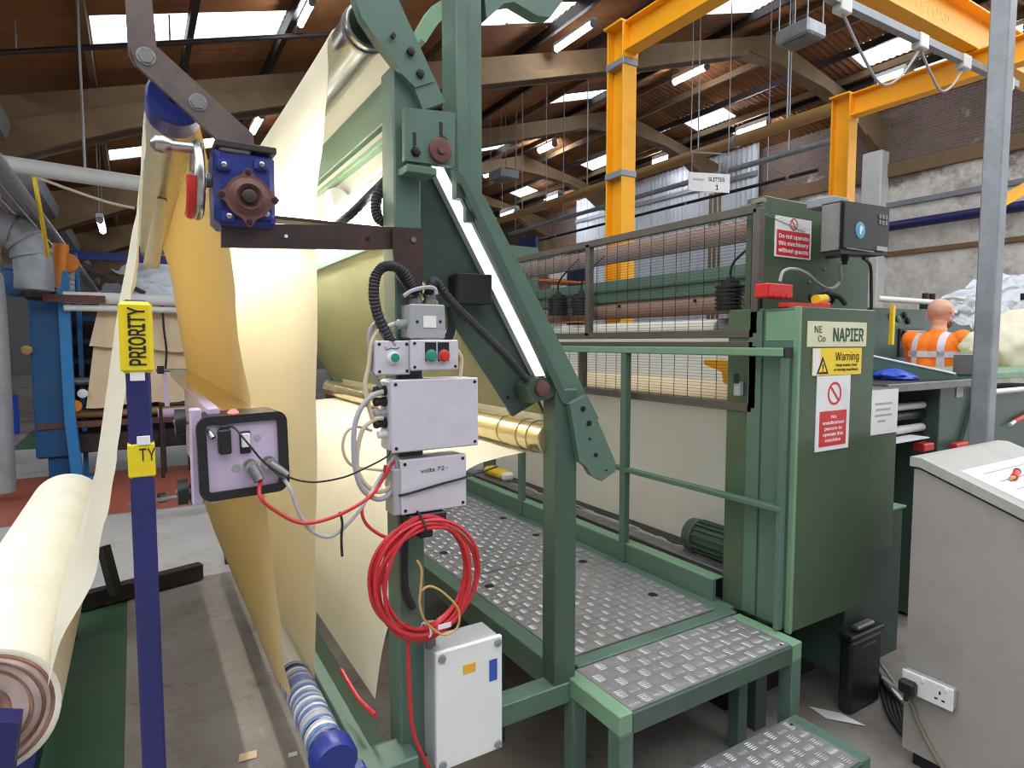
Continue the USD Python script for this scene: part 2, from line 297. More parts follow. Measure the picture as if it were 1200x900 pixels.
# painted brick wall, peeling
M['wall'] = usdkit.material(stage, '/World/Looks/painted_brick', {
    'g': ('geometry', {}), 'sx': ('separate_xyz', {}), 'cx': ('combine_xyz', {}),
    'br': ('brick_texture', {'scale': 1.0, 'brick_width': .225, 'row_height': .075, 'mortar_size': .008, 'color1': lin((112, 84, 74)), 'color2': lin((92, 72, 66)), 'mortar': lin((120, 112, 104))}),
    'n1': ('noise_texture', {'scale': .55, 'detail': 9.0, 'roughness': .7}), 'n2': ('noise_texture', {'scale': 3.0, 'detail': 8.0, 'roughness': .75}),
    'wp': ('rgb_ramp', {'ramp': [(.3, lin((190, 184, 176))), (.6, lin((236, 231, 222)))]}),
    'pk': ('rgb_ramp', {'ramp': [(.50, (1, 1, 1)), (.64, (.06, .06, .06))]}),
    'zr': ('map_range', {'from_min': 5.0, 'from_max': 7.0, 'to_min': -.06, 'to_max': .25, 'clamp': True}), 'ad': ('math', {'math_type': 'add'}),
    'm': ('mix', {}), 'b': ('bump', {'strength': .5, 'distance': .006}), 'p': ('principled_bsdf', {'roughness': .85})},
    [('g.position', 'sx.vector'), ('sx.y', 'cx.x'), ('sx.z', 'cx.y'), ('cx.vector', 'br.vector'), ('g.position', 'n1.vector'), ('g.position', 'n2.vector'), ('n2.fac', 'wp.fac'),
     ('n1.fac', 'ad.value1'), ('sx.z', 'zr.value'), ('zr.result', 'ad.value2'), ('ad.value', 'pk.fac'), ('pk.color', 'm.fac'), ('br.color', 'm.color1'), ('wp.color', 'm.color2'), ('m.color', 'p.base_color'), ('br.fac', 'b.height'), ('b.normal', 'p.normal')], surface='p.BSDF')
M['clad'] = mat('pale_blue_grey_cladding', (206, 212, 222), 0.45, var=.06, scale=2, dirt=(140, 140, 144), dirt_amt=.5, stretch=(1, 1, .3))
M['wall_far'] = mat('far_wall_grey', (120, 122, 126), 0.8, var=.15, scale=.7)

# ================================================================== THE HALL
S = 1.5
def U(x, y, z): return np.array([x * S, y * S, EYE + (z - EYE) * S])
def roof_u(x):   # height of the sheet's underside, hall units
    return 3.74 + .30 * (x + .88) if x < 8.87 else 6.665 - .21 * (x - 8.87)
def roof_z(X): return EYE + (roof_u(X / S) - EYE) * S

fl = thing('floor', 'worn grey concrete factory floor with oil stains', 'floor', kind='structure')
fl.add('slab', bx(-14, 19, -4, 52, -.2, 0), M['floor'])
fl.add('green_walkway', prism_xy([(-2.2, 1.6), (-.09, 1.6), (-.10, 4.42), (-2.2, 4.42)], .0005, .002), M['floor_green'], label='green painted patch of floor')
fl.add('green_walkway', prism_xy([(-1.6, 11.2), (1.6, 11.2), (1.6, 14.0), (-1.6, 14.0)], .0005, .002), M['floor_green'])
fl.add('pale_lane', prism_xy([(-.09, 4.46), (1.2, 4.46), (1.2, 6.45), (-3.5, 6.6), (-3.5, 4.46)], .0003, .0015), M['floor_pale'], label='pale shiny painted lane of floor')
fl.add('pale_lane', prism_xy([(-3.5, 8.95), (1.2, 8.7), (1.2, 11.15), (-3.5, 11.15)], .0003, .0015), M['floor_pale'])
fl.add('red_strip', prism_xy([(-3.5, 6.65), (1.2, 6.5), (1.2, 8.65), (-3.5, 8.9)], .0005, .002), M['floor_red'], label='brick red painted strip of floor')

# roof sheets: corrugated, lapped, in rows between the purlins; rooflights are panes in the same rows
roof = thing('ceiling', 'rust brown corrugated roof sheeting over purlins', 'ceiling', kind='structure')
rows = [-1.0, -.24, 1.22, 3.0, 4.3, 6.4, 7.85, 8.87, 10.2, 10.87, 11.12, 11.5, 12.4]
SW = 3.7 / 7; Y0 = 5.62 - 6 * SW
def sheet(x0, x1, y0, y1, lift, amp=.022, waves=5, th=.008):
    ys = np.linspace(y0, y1, waves * 4 + 1); k = np.arange(len(ys)); w = amp * np.cos(k / 4 * 2 * math.pi)
    lo = np.array([[U(x0, y, roof_u(x0 + 1e-6)) + (0, 0, h + lift) for y, h in zip(ys, w)], [U(x1, y, roof_u(x1 - 1e-6)) + (0, 0, h + lift - .012) for y, h in zip(ys, w)]])
    hi = lo + (0, 0, th); a, b = grid_surface(lo), grid_surface(hi); b.invert(); return cat_(a, b)
nwin = 0; far = []; rl_rows = {1: (6,), 3: (6,), 5: (6,), 8: (6,), 10: (6,)}
for j in range(37):
    y0 = Y0 + j * SW
    for i in range(len(rows) - 1):
        x0, x1 = rows[i], rows[i + 1]
        if i in (1, 3, 5) and j % 7 == 6 or i in (8, 10) and j % 7 in ((5, 6) if i == 8 else (5,)) and j > 4:
            nwin += 1
            w = thing(f'window_{nwin}', 'bright translucent rooflight panel in the brown roof', 'rooflight', kind='structure')
            n = 2 if i in (1, 3) else 1
            for q in range(n):
                w.add('pane', sheet(x0 + (x1 - x0) * q / n + .02, x0 + (x1 - x0) * (q + 1) / n - .02, y0, y0 + SW, .0, .014), M['rooflight'])
            continue
        m = sheet(x0 - .03, x1 + .03, y0 - .015, y0 + SW + .015, .004 * ((j + i) % 2) + rng.uniform(0, .004))
        if j < 22: roof.add('roof_sheet', m, M['roof'][int(rng.integers(5))], smooth=False)
        else: far.append(m)
roof.add('roof_sheet', far, M['roof'][1], smooth=False, kind='stuff')
for i, x in enumerate(rows[1:-1] + [.46, 2.1, 5.35, 9.5]):
    roof.add('purlin', bar(U(x, 2.2, roof_u(x) - .085), U(x, 22, roof_u(x) - .085), .07, .17), M['dark_metal'] if i % 2 else M['beam_brown'])

# portal frames: one rafter in two slopes, a wider bottom boom, and a column against each side
top = [(-1.0, 3.50), (8.87, 6.46), (12.3, 5.74)]
bot = [(12.3, 5.1), (11.6, 5.45), (10.95, 5.86), (10.3, 6.02), (9.3, 6.06), (8.26, 6.0), (5.54, 5.15), (4.03, 4.69), (1.33, 3.88), (0, 3.42), (-.76, 3.08), (-1.0, 2.95)]
boom = [(-1.0, 2.95), (-.76, 3.08), (0, 3.42), (1.33, 3.88), (4.03, 4.69), (5.54, 5.15), (8.26, 6.0), (8.26, 6.08), (5.54, 5.24), (4.03, 4.79), (1.33, 4.03), (0, 3.63), (-1.0, 3.28)]
brace = [(8.3, 6.06), (9.3, 6.02), (10.3, 5.92), (10.95, 5.75), (11.6, 5.35), (11.7, 5.42), (11.0, 5.83), (10.3, 6.0), (9.3, 6.09)]
def uxz(pts): return [(x * S, EYE + (z - EYE) * S) for x, z in pts]
for k in range(6):
    y = (6.61 + 3.71 * (k - 1)) * S if k else (6.61 - 3.71) * S
    if k == 0: y = 2.9 * S
    t = thing('roof_frame', 'brown cranked roof frame spanning the hall' , 'roof frame', (5 * S, y, 3), kind='structure')
    t.add('rafter', prism_xz(uxz(top + bot), y - .13, y + .13), M['beam_brown'])
    t.add('boom', prism_xz(uxz(boom), y - .2, y + .2), M['beam_brown'])
    t.add('knee_brace', prism_xz(uxz(brace), y - .17, y + .17), M['beam_brown'])
    t.add('column', bx(12.02 * S, 12.3 * S, y - .28, y + .28, 0, U(0, 0, 5.15)[2], .03), M['white_paint'] if k < 2 else M['beam_brown'])
    t.add('column', bx(-1.12 * S, -.94 * S, y - .12, y + .12, 0, U(0, 0, 3.3)[2], .01), M['beam_brown'])

WX = 12.3 * S
wr = thing('wall_right', 'white painted brick wall with peeling paint', 'wall', (WX, 15, 0), kind='structure')
wr.add('brickwork', bx(WX, WX + .3, -1, 36, 0, roof_z(WX) + .4), M['wall'])
for z0, z1, m in ((3.98, 4.12, 'beam_brown'), (5.35, 5.5, 'galv'), (6.2, 6.6, 'beam_brown')):
    wr.add('ledge', bx(WX - .09, WX, 2, 36, z0, z1, .02), M[m])
ya, yb = onX(888, 230, WX - .4)[1], onX(676, 250, WX - .4)[1]; ztop = onX(740, 204, WX - .4)[2]
cl = thing('wall_partition', 'pale blue grey ribbed cladding against the right wall', 'wall', (WX - .4, (ya + yb) / 2, 0), kind='structure')
npan = 12; e = np.linspace(ya, yb, npan + 1)
for a, b in zip(e[:-1], e[1:]):
    ys = np.linspace(a + .01, b - .01, 13); pr = [(y, WX - .4 - (.03 if q % 3 == 0 else 0)) for q, y in enumerate(ys)]
    cl.add('cladding_panel', prism_xy([(x, y) for y, x in pr] + [(WX - .36, b - .01), (WX - .36, a + .01)], 0, ztop), M['clad'])
cl.add('rail', bx(WX - .5, WX - .42, ya, yb, ztop - 1.45, ztop - 1.3), M['galv'])
wf = thing('sky_block_wall', 'unseen wall added behind the viewer to block sky light', 'wall', (2, -4.6, 0), kind='structure')  # unseen, added to cut the frontal sky light on upright faces
wf.add('brickwork', bx(-14, WX, -4.9, -4.6, 0, 6.0), M['wall_far'])
wb = solo('wall_back', 'far grey end wall of the hall', 'wall', bx(-14, WX + .3, 36, 36.3, 0, 10), M['wall_far'], kind='structure')
wl = thing('wall_left', 'grey side wall of the left bay', 'wall', (-9, 20, 0), kind='structure')
wl.add('panel', bx(-9.3, -9, -4.6, 36, 0, 5), M['wall_far'])
lb = thing('ceiling', 'dark roof slope of the left bay', 'ceiling', kind='structure')
lb.add('roof_slope', prism_xz([(-1.0 * S, roof_z(-1.5) - .2), (-9.2, 7.6), (-9.2, 7.7), (-1.0 * S, roof_z(-1.5) - .1)], 4.5, 36), M['roof'][3])
for y in np.arange(6, 36, 1.85 * S):
    lb.add('rafter', prism_xz([(-1.6, 3.5), (-9, 7.1), (-9, 7.5), (-1.6, 4.1)], y - .1, y + .1), M['beam_brown'])
# valley gutter and its run of pale pipes
gt = thing('valley_gutter', 'galvanised valley gutter above the left columns', 'gutter', (-1.6, 15, 3), kind='structure')
gt.add('trough', prism_xz([(-1.75, 4.0), (-1.25, 4.0), (-1.2, 4.2), (-1.24, 4.2), (-1.29, 4.04), (-1.71, 4.04), (-1.76, 4.2), (-1.8, 4.2)], 5, 34), M['galv'])

def pipe_run(name, label, cat, a, b, x, r, m, ext=0.0, rods=(), group=None):
    p, q = onX(*a, x), onX(*b, x); z = (p[2] + q[2]) / 2; ys = sorted((p[1], q[1]))
    t = thing(name, label, cat, (x, ys[0], z), group=group)
    t.add('run', rod((x, ys[0] - ext, z), (x, ys[1] + ext, z), r, 14), m)
    for pr in rods:
        y = onX(pr, onX_y(pr, x, z), x)[1]
        t.add('hanger', rod((x, y, z + r * .8), (x, y, roof_z(x) - .02), .012, 6), M['galv'])
    for y in np.arange(ys[0] + .6, ys[1], 2.6):
        t.add('clip', lathe((x, y, z), (0, 1, 0), [(0, r * 1.02), (.0, r * 1.16), (.06, r * 1.16), (.06, r * 1.02)], 14), M['galv'])
    return t
def onX_y(px, x, z):
    lo, hi = -200., 900.
    for _ in range(50):
        m = (lo + hi) / 2
        if onX(px, m, x)[2] > z: lo = m
        else: hi = m
    return lo
pipe_run('gas_pipe', 'long brown overhead pipe crossing above the yellow crane frame', 'pipe', (581, 263), (1150, 62), 8.0, .085, M['pipe_brown'], rods=(612, 640, 688, 818, 922))
pipe_run('conduit', 'grey overhead conduit below the brown pipe', 'conduit', (597, 285), (985, 142), 9.5, .05, M['galv'], rods=(604, 660, 924))
pipe_run('conduit', 'thin dark conduit lowest of the overhead runs', 'conduit', (600, 300), (960, 180), 11.0, .035, M['dark_metal'], rods=(899,))
pipe_run('wall_pipe', 'dark blue pipe along the painted brick wall', 'pipe', (1045, 268), (1199, 238), WX - .25, .13, M['post_blue'], ext=1.0)

# ceiling tubes
def ceiling_tube(a, b, label, L=1.2, drop=.25):
    z = EYE + 1; p, q = onZ(*a, z), onZ(*b, z); k = L / np.linalg.norm(p - q); k = min(k, 30)
    while k > .5:
        P = EYEP + (p - EYEP) * k
        if P[2] < roof_z(min(max(P[0], -1.4), 18)) - drop and P[0] < 18: break
        k *= .97
    p, q = onZ(*a, EYE + k), onZ(*b, EYE + k); x = (p[0] + q[0]) / 2; z = EYE + k; y0, y1 = sorted((p[1], q[1]))
    t = thing('ceiling_light', label, 'light', (x, (y0 + y1) / 2, z), group=None)
    w = max(.035, .022 * (p - EYEP) @ fw / 5)
    t.add('diffuser', rod((x, y0 + .03, z), (x, y1 - .03, z), w, 12), M['tube'])
    t.add('batten', bx(x - w * 1.1, x + w * 1.1, y0 - .02, y1 + .02, z + w * .7, z + w * 2.2, .01), M['white_paint'])
    for y in (y0, y1):
        t.add('end_cap', rod((x, y - .025, z), (x, y + .035, z), w * 1.15, 12), M['galv'])
        t.add('chain', rod((x, y, z + w * 2), (x, y, roof_z(x) - .03), .008, 5), M['galv'])
tubes = [((352, 30), (366, 2), 'glowing ceiling tube over the steel top roller, nearest on the left'),
         ((650, 58), (697, 28), 'glowing ceiling tube left of the top of the yellow column'), ((790, 97), (828, 78), 'glowing ceiling tube right of the yellow column'),
         ((1028, 95), (1062, 83), 'glowing ceiling tube just above the long yellow beam'), ((634, 177), (648, 168), 'small far ceiling tube beside the green machine post'),
         ((1178, 42), (1200, 30), 'glowing ceiling tube at the top right behind the grey post'), ((97, 269), (142, 260), 'ceiling tube over the blue machine at the left'),
         ((297, 155), (306, 135), 'small ceiling tube beside the bracket above the blue gearbox'), ((643, 235), (656, 230), 'tiny far ceiling tube above the brown pipe'),
         ((590, 254), (604, 248), 'farthest tiny ceiling tube at the left end of the brown pipe'), ((767, 191), (785, 184), 'ceiling tube behind the brown pipe above the hanging sign'),
         ((865, 157), (900, 144), 'ceiling tube touching the brown pipe below the square rooflight'), ((568, 205), (578, 201), 'tiny far ceiling tube next to a small grey heater')]
for a, b, lab in tubes: ceiling_tube(a, b, lab)

yq = 8.35; qa, qb = onY(-40, 64, yq), onY(420, 38, yq)
rc_ = thing('roof_conduit', 'thin dark conduit crossing the roof below the large left rooflights', 'conduit', (qa + qb) / 2)
rc_.add('tube', rod(qa, qb, .03, 10), M['dark_metal'])
for f in (.1, .45, .8): p = qa + (qb - qa) * f; rc_.add('hanger', rod(p, (p[0], p[1], roof_z(p[0]) - .05), .01, 6), M['galv'])
# suspended grey units with drop cable
def hung_unit(px, py, t_, w, d, h, label):
    c = at(px, py, t_); t = thing('hanging_unit', label, 'overhead unit', c)
    t.add('casing', bx(c[0] - w / 2, c[0] + w / 2, c[1] - d / 2, c[1] + d / 2, c[2] - h / 2, c[2] + h / 2, .02), M['galv'])
    t.add('underside', bx(c[0] - w * .36, c[0] + w * .36, c[1] - d * .36, c[1] + d * .36, c[2] - h / 2 - .012, c[2] - h / 2 + .01), M['steel_dull'])
    for sx in (-1, 1):
        for sy in (-1, 1):
            p = c + (sx * w * .42, sy * d * .42, h / 2 - .01); t.add('suspension_rod', rod(p, (p[0], p[1], roof_z(p[0]) - .02), .008, 5), M['galv'])
    return c
hung_unit(938, 41, 7.0, .34, .42, .16, 'grey box unit hung from the roof right of the yellow column')
hung_unit(590, 206, 16.0, .55, .65, .22, 'small grey heater hung in the far roof left of the yellow column')
sg = thing('hanging_sign', 'white hanging sign board with bay name in the roof space', 'sign', at(831, 216, 9))
c = at(831, 214, 9); xd = np.array([.94, -.34, 0]); xd /= np.linalg.norm(xd); yd = np.array([0, 0, 1.])
def sgp(u, v, w=0): return c + xd * u + yd * v + np.cross(xd, yd) * w
b_ = bx(-.33, .33, -.135, .135, -.008, .008, .003); sg.add('board', placed(b_, c, xd, yd), M['paper'])
sg.add('text', lettering('SLITTER', .055, sgp(-.02, .02, .009), xd, yd, .001, .26, True), M['ink'])
sg.add('text', lettering('1', .07, sgp(.09, -.1, .009), xd, yd, .001, None, True), M['ink'])
sg.add('logo', placed(bx(-.26, -.09, .02, .045, .008, .0095), c, xd, yd), M['grey_cable'])
for u in (-.28, .16, .28): sg.add('hanger', rod(sgp(u, .13), sgp(u, .13) + (0, 0, .3), .006, 5), M['galv'])
sg.add('hanger_bar', rod(sgp(-.3, .42), sgp(.32, .42), .012, 6), M['galv'])
for u in (-.3, .3): sg.add('hanger', rod(sgp(u, .42), (*sgp(u, .42)[:2], roof_z(sgp(u, .42)[0]) - .02), .007, 5), M['galv'])

# ================================================================== THE CLOTH AND ITS ROLLERS
YN, YF = 1.62, 3.92      # near and far edge of the cloth
def web(profile, wave_n=.02, y0=YN, y1=YF, ny=40, per=8, seed=0, amp=0.006, flare=0.0):
    """cloth following a profile of (x, z); edges wander a little, the face ripples a little; a solid a few millimetres thick"""
    p = np.array([(a, 0, b) for a, b in profile]); q = smooth_path(p, per); n = len(q)
    s = np.r_[0, np.cumsum(np.linalg.norm(np.diff(q, axis=0), axis=1))]
    e0 = y0 + wave_n * (meshkit.fbm(np.c_[s * 3.1, s * 0 + seed, s * 0]) - .5) * 2.2; e1 = y1 + wave_n * (meshkit.fbm(np.c_[s * 2.3, s * 0 + seed + 9, s * 0]) - .5) * 2
    t = np.gradient(q, axis=0); t /= np.linalg.norm(t, axis=1, keepdims=True); nr = np.c_[t[:, 2], 0 * t[:, 0], -t[:, 0]]
    v = np.linspace(0, 1, ny) ** 1.15; Y = e0[:, None] + (e1 - e0)[:, None] * v[None]
    P = q[:, None, :] + np.zeros((1, ny, 1)); P[:, :, 1] = Y
    rip = (meshkit.fbm(np.stack([np.broadcast_to(s[:, None] * 1.6, Y.shape), Y * 1.3, 0 * Y + seed], -1)) - .5) * 2 * amp
    edge = np.exp(-(Y - e0[:, None]) / .10) * (meshkit.fbm(np.stack([np.broadcast_to(s[:, None] * 4.5, Y.shape), Y * 0, 0 * Y + seed + 3], -1)) - .5) * .03 * min(1, amp / .006)
    P = P + nr[:, None, :] * (rip + edge)[:, :, None]
    if flare: P[:, :, 0] -= flare * (1 - np.exp(-(Y - e0[:, None]) / .16)) * (np.sin(np.minimum(np.linspace(0, 1, n) / .72, 1) * math.pi) ** .6)[:, None]
    return grid_surface(P)

# profile of the long web: up from the roll, over the blue roller, down, under the taped roller, up, over the steel roller, down the board
rise1 = [(RX, RZ) for RX, RZ in xzY(1.64, [(52, 800), (72, 742), (104, 690), (121, 640), (135, 560), (146, 470), (155, 370), (162, 295), (160, 240), (167, 180)])]
RS = np.array([*onY(421, 44, 1.62)[[0, 2]]]); rs = .060
RB = np.array([.088, 2.052]); rb = .056
over1 = [(RB[0] - rb, RB[1] + .0), (RB[0] - rb * .7, RB[1] + rb * .7), (RB[0], RB[1] + rb), (RB[0] + rb * .72, RB[1] + rb * .72), (RB[0] + rb, RB[1])]
down1 = [(.178, 1.9), (.215, 1.6), (.25, 1.3), (.277, 1.0), (.296, .75), (.304, .63)]
RT = np.array([.350, .60]); 
under = [(.312, .575), (.33, .556), (.352, .551), (.374, .558), (.389, .58)]
rise2 = [(.394, .63), (.404, .9), (.415, 1.4), (.424, 1.9), (RS[0] - rs - .002, RS[1] - .10)]
over2 = [(RS[0] - rs, RS[1]), (RS[0] - rs * .7, RS[1] + rs * .7), (RS[0], RS[1] + rs), (RS[0] + rs * .75, RS[1] + rs * .68)]
RG = np.array([1.075, 1.253]); rg = .052
down2 = [(.60, 2.325), (.665, 2.215), (.842, 1.85), (1.03, 1.50), (1.122, 1.30), (1.128, 1.25), (1.11, 1.205), (1.06, 1.196), (.95, 1.188), (.84, 1.16), (.73, 1.06), (.64, .88), (.58, .70), (.548, .53)]
cw = thing('cloth_web', 'long cream cloth running from the roll over the high rollers and down the inspection board', 'cloth', (.3, 1.6, .55))
cw.add('rising_run', web(rise1 + over1[:2], seed=1, amp=.006, wave_n=.02, flare=.055), M['cloth'], smooth=True)
cw.add('falling_run', web(over1[1:] + down1 + under[:3], seed=2, amp=.006, wave_n=.03), M['cloth_shaded'], smooth=True)
cw.add('lifting_run', web(under[2:] + rise2 + over2[:3], seed=3, amp=.003, wave_n=.02, y0=1.70), M['cloth'], smooth=True)
cw.add('board_run', web(over2[2:] + down2, seed=4, amp=.001, wave_n=.01, y0=YN + .03, y1=YF), M['cloth'], smooth=True)

# the wound roll at the lower left on its stand
RC = np.array([-.325, .735]); rr = .150; ry0, ry1 = 1.71, 3.80
rl = thing('cloth_roll', 'big roll of cream cloth lying on its stand at the lower left', 'cloth roll', (RC[0], ry0, RC[1] - rr))
def roll_shell():
    n, k = 72, 30; a = np.linspace(0, 2 * math.pi, n + 1)[:-1]; ys = np.linspace(ry0, ry1, k)
    P = np.zeros((k, n + 1, 3))
    for i, y in enumerate(ys):
        for j in range(n + 1):
            t = a[j % n]; w = meshkit.fbm(np.array([[math.cos(t) * 1.5, math.sin(t) * 1.5, y * 1.2]]))[0] - .5
            R = rr * (1 + .02 * w); yy = y + (.02 * (meshkit.fbm(np.array([[t * 1.5 if t < 5.5 else 0, 4.0, 1.0]]))[0] - .5) if i == 0 else 0)
            P[i, j] = (RC[0] + R * math.cos(t), yy, RC[1] + R * math.sin(t))
    return grid_surface(P)
rl.add('outer_layers', roll_shell(), M['cloth_roll'], smooth=True)
for q, (r0, r1, off, m) in enumerate([(.150, .138, .000, 'cloth_roll'), (.138, .129, .006, 'cloth_edge'), (.129, .121, -.002, 'cloth_core'), (.121, .113, .008, 'cloth_edge'), (.113, .100, .002, 'cloth_core'), (.100, .090, .009, 'cloth_edge'), (.090, .060, .004, 'cloth_core'), (.060, .038, .010, 'cloth_edge')]):
    for ys, sg_ in ((ry0, 1), (ry1, -1)):
        if sg_ < 0 and q: continue
        ring = lathe((RC[0], ys - .004, RC[1]), (0, 1, 0), [(off + .02, r1), (off, r1), (off - .002, (r0 + r1) / 2), (off, r0), (off + .02, r0)] if sg_ > 0 else [(0, .04), (.004, .15), (0, .15)], 40)
        v = ring.vertices; a = np.arctan2(v[:, 2] - RC[1], v[:, 0] - RC[0]); ring.vertices = v + np.c_[0 * a, .006 * np.sin(3 * a + q) , 0 * a]
        rl.add('wound_edge', ring, M[m], smooth=40, label='brown edge of the wound layers' if m == 'cloth_edge' else None)
rl.add('core_tube', rod((RC[0], ry0 - .10, RC[1]), (RC[0], ry1 + .1, RC[1]), .037, 18), M['steel_dull'])
st = thing('roll_stand', 'dark blue steel stand carrying the cloth roll', 'stand', (RC[0], 2.8, 0))
for y in (ry0 - .07, ry1 + .06):
    st.add('cradle', prism_xz([(RC[0] - .17, .60), (RC[0] + .065, .60), (RC[0] + .085, .745), (RC[0] + .045, .76), (RC[0] + .025, .69), (RC[0] - .05, .69), (RC[0] - .07, .75), (RC[0] - .12, .75)], y - .03, y + .03), M['post_blue'])
    st.add('leg', bar((RC[0] - .04, y, .62), (RC[0] - .04, y, .0), .09, .09, (0, 1, 0), .006), M['post_blue'])
st.add('tie_bar', bar((RC[0] - .04, ry0 - .05, .12), (RC[0] - .04, ry1 + .05, .12), .06, .06, (0, 0, 1), .004), M['post_blue'])
# low black stand on the floor behind the priority post
fs = thing('floor_frame', 'low black steel frame on the floor behind the blue post', 'frame', (0, 4.5, 0))
P0, P1 = onZ(92, 706, .06), onZ(236, 668, .06)
fs.add('cross_bar', bar(P0, P1, .07, .10, bev=.004), M['dark_metal'])
fs.add('upright', bar(onZ(136, 697, .08), at(121, 640, np.dot(onZ(136, 697, .08) - EYEP, fw)), .05, .05), M['dark_metal'])
for px, py in ((350, 210), (436, 190)): pass
fs.add('axle', rod(onZ(150, 592, .2), onZ(236, 577, .2), .02, 10), M['steel_dull']); 
for px, py in ((186, 584), (215, 580)): fs.add('collar', lathe(onZ(px, py, .2), onZ(236, 577, .2) - onZ(150, 592, .2), [(0, .02), (0, .045), (.05, .045), (.05, .02)], 12), M['dark_metal'])
fs.add('wheel', lathe(onZ(231, 578, .2), onZ(236, 577, .2) - onZ(150, 592, .2), [(-.04, .02), (-.04, .10), (.04, .10), (.04, .02)], 16), M['black'])
fs.add('upright', bar(onZ(268, 660, .0), onZ(268, 660, .0) + (0, 0, .2), .05, .05), M['dark_metal'])

# rollers
def roller(name, label, c, r, y0, y1, m, cat='roller', capm='steel_dull'):
    t = thing(name, label, cat, (c[0], y0, c[1]))
    t.add('shell', lathe((c[0], y0, c[1]), (0, 1, 0), [(0, r * .86), (.004, r), (y1 - y0 - .004, r), (y1 - y0, r * .86)], 32), M[m], smooth=50)
    t.add('end_disc', lathe((c[0], y0 - .002, c[1]), (0, 1, 0), [(-.012, .014), (-.012, r * .5), (-.002, r * .55), (0, r * .88)], 28), M[capm], smooth=30)
    t.add('shaft', rod((c[0], y0 - .02, c[1]), (c[0], y1 + .07, c[1]), .014, 14), M['steel_dull'])
    return t
r1 = roller('guide_roller', 'high blue ended guide roller hung from the grey steel bracket', RB, rb - .004, 1.49, 4.0, 'steel', capm='blue_paint')
r1.add('blue_end', lathe((RB[0], 1.47, RB[1]), (0, 1, 0), [(0, .02), (0, rb * .9), (.006, rb * .98), (.10, rb * .98), (.10, .02)], 32), M['blue_paint'], label='blue painted roller end')
r2 = roller('guide_roller', 'large bright steel roller at the very top of the machine', RS, rs - .003, 1.54, 4.05, 'steel', capm='black')
r2.add('collar', lathe((RS[0], 1.565, RS[1]), (0, 1, 0), [(0, rs - .004), (0, rs + .001), (.012, rs + .001), (.012, rs - .004)], 32), M['steel_dull'])
r3 = roller('guide_roller', 'yellowed roller at the foot of the inspection board', RG, rg - .003, 1.53, 4.05, 'gold', capm='gold')
for y in (1.60, 1.66, 1.78): r3.add('seam', lathe((RG[0], y, RG[1]), (0, 1, 0), [(0, rg - .003), (0, rg), (.006, rg), (.006, rg - .003)], 32), M['gold'])
r4 = roller('taped_roller', 'bottom roller wrapped in blue and white tape under the hanging cloth', RT, .036, 1.38, 4.0, 'white_paint', capm='blue_paint')
rng2 = np.random.default_rng(3); y = 1.40; q = 0
while y < 1.78:
    w = float(rng2.uniform(.004, .011)); tl = rng2.uniform(-.12, .12)
    m = lathe((RT[0], y, RT[1]), (tl, 1, -tl * .6), [(0, .035), (0, .0385 + .002 * (q % 3)), (w, .0385 + .002 * ((q + 1) % 3)), (w, .035)], 20)
    r4.add('tape_band', m, M[('blue_tape', 'white_paint', 'blue_tape', 'grey_cable', 'post_blue')[int(rng2.integers(5))]], label='blue and white tape windings' if q == 0 else None); y += w * .95; q += 1
hw = onY(400, 886, 1.33)
r4.add('tape_end', wire([(RT[0] - .03, 1.40, RT[1] + .01), (RT[0] + .01, 1.39, RT[1] + .0), (RT[0] + .035, 1.37, RT[1] + .028), (RT[0] + .03, 1.35, RT[1] - .02)], .004, 5), M['white'])
r4.add('bearing_housing', lathe((RT[0] + .002, 1.335, RT[1]), (0, 1, 0), [(0, .02), (0, .045), (.012, .052), (.05, .052), (.05, .02)], 24), M['blue_paint'])
r4.add('bearing_foot', bx(RT[0] - .05, RT[0] + .075, 1.34, 1.38, RT[1] - .075, RT[1] - .035, .006), M['blue_paint'])

# flat brown tray in front of the falling cloth, and the sensor box on its end
ty0, ty1 = 1.50, 3.9
tray = thing('sensor_tray', 'flat brown metal guide tray lying against the falling cloth', 'guide tray', (.2, ty0, 1.37))
tray.add('plate', prism_xz([(.155, 1.392), (.245, 1.392), (.245, 1.372), (.235, 1.372), (.235, 1.386), (.165, 1.386), (.165, 1.362), (.155, 1.362)], ty0, ty1), M['gold'])
tray.add('side_rail', bx(.125, .15, 1.46, 2.2, 1.2, 1.41, .004), M['panel_lilac'], label='lilac side rail')
bc = np.array(onY(285, 533, 1.42)); bxd = np.array([1, .06, .02]); bxd /= np.linalg.norm(bxd); byd = np.array([-.02, 0, 1.0])
sb = thing('sensor_box', 'black framed control box with lilac face plate in front of the cloth', 'control box', bc - (0, 0, .1))
def rrect(w, h, r, n=5):
    return sbox(-w / 2 + r, -h / 2 + r, w / 2 - r, h / 2 - r).buffer(r, quad_segs=n)
sb.add('casing', placed(extr(rrect(.178, .178, .024), .0995), bc + (0, .10, 0), bxd, byd), M['black'])
fo = bc + (0, -.0115, 0)
sb.add('bezel', placed(extr(rrect(.178, .178, .024).difference(rrect(.142, .142, .006)), .012), fo + (0, .0115, 0), bxd, byd), M['black'])
sb.add('face_plate', placed(extr(rrect(.145, .145, .004), .003), bc + (0, -.002, 0), bxd, byd), M['panel_lilac'], label='lilac grey face plate')
fz = np.cross(bxd, byd)
def sbp(u, v, w=.004): return bc + bxd * u + byd * v + fz * w
pl = sb.add('black_plug', placed(bx(-.012, .012, -.026, .026, 0, .022, .003), sbp(-.038, .035), bxd, byd), M['black'])
pl.add('plug_neck', placed(bx(-.009, .009, .02, .034, .004, .016, .002), sbp(-.036, .035), bxd, byd), M['black'])
sw = sb.add('switch', placed(bx(-.011, .011, -.024, .024, 0, .007, .002), sbp(.004, .028), bxd, byd), M['black'])
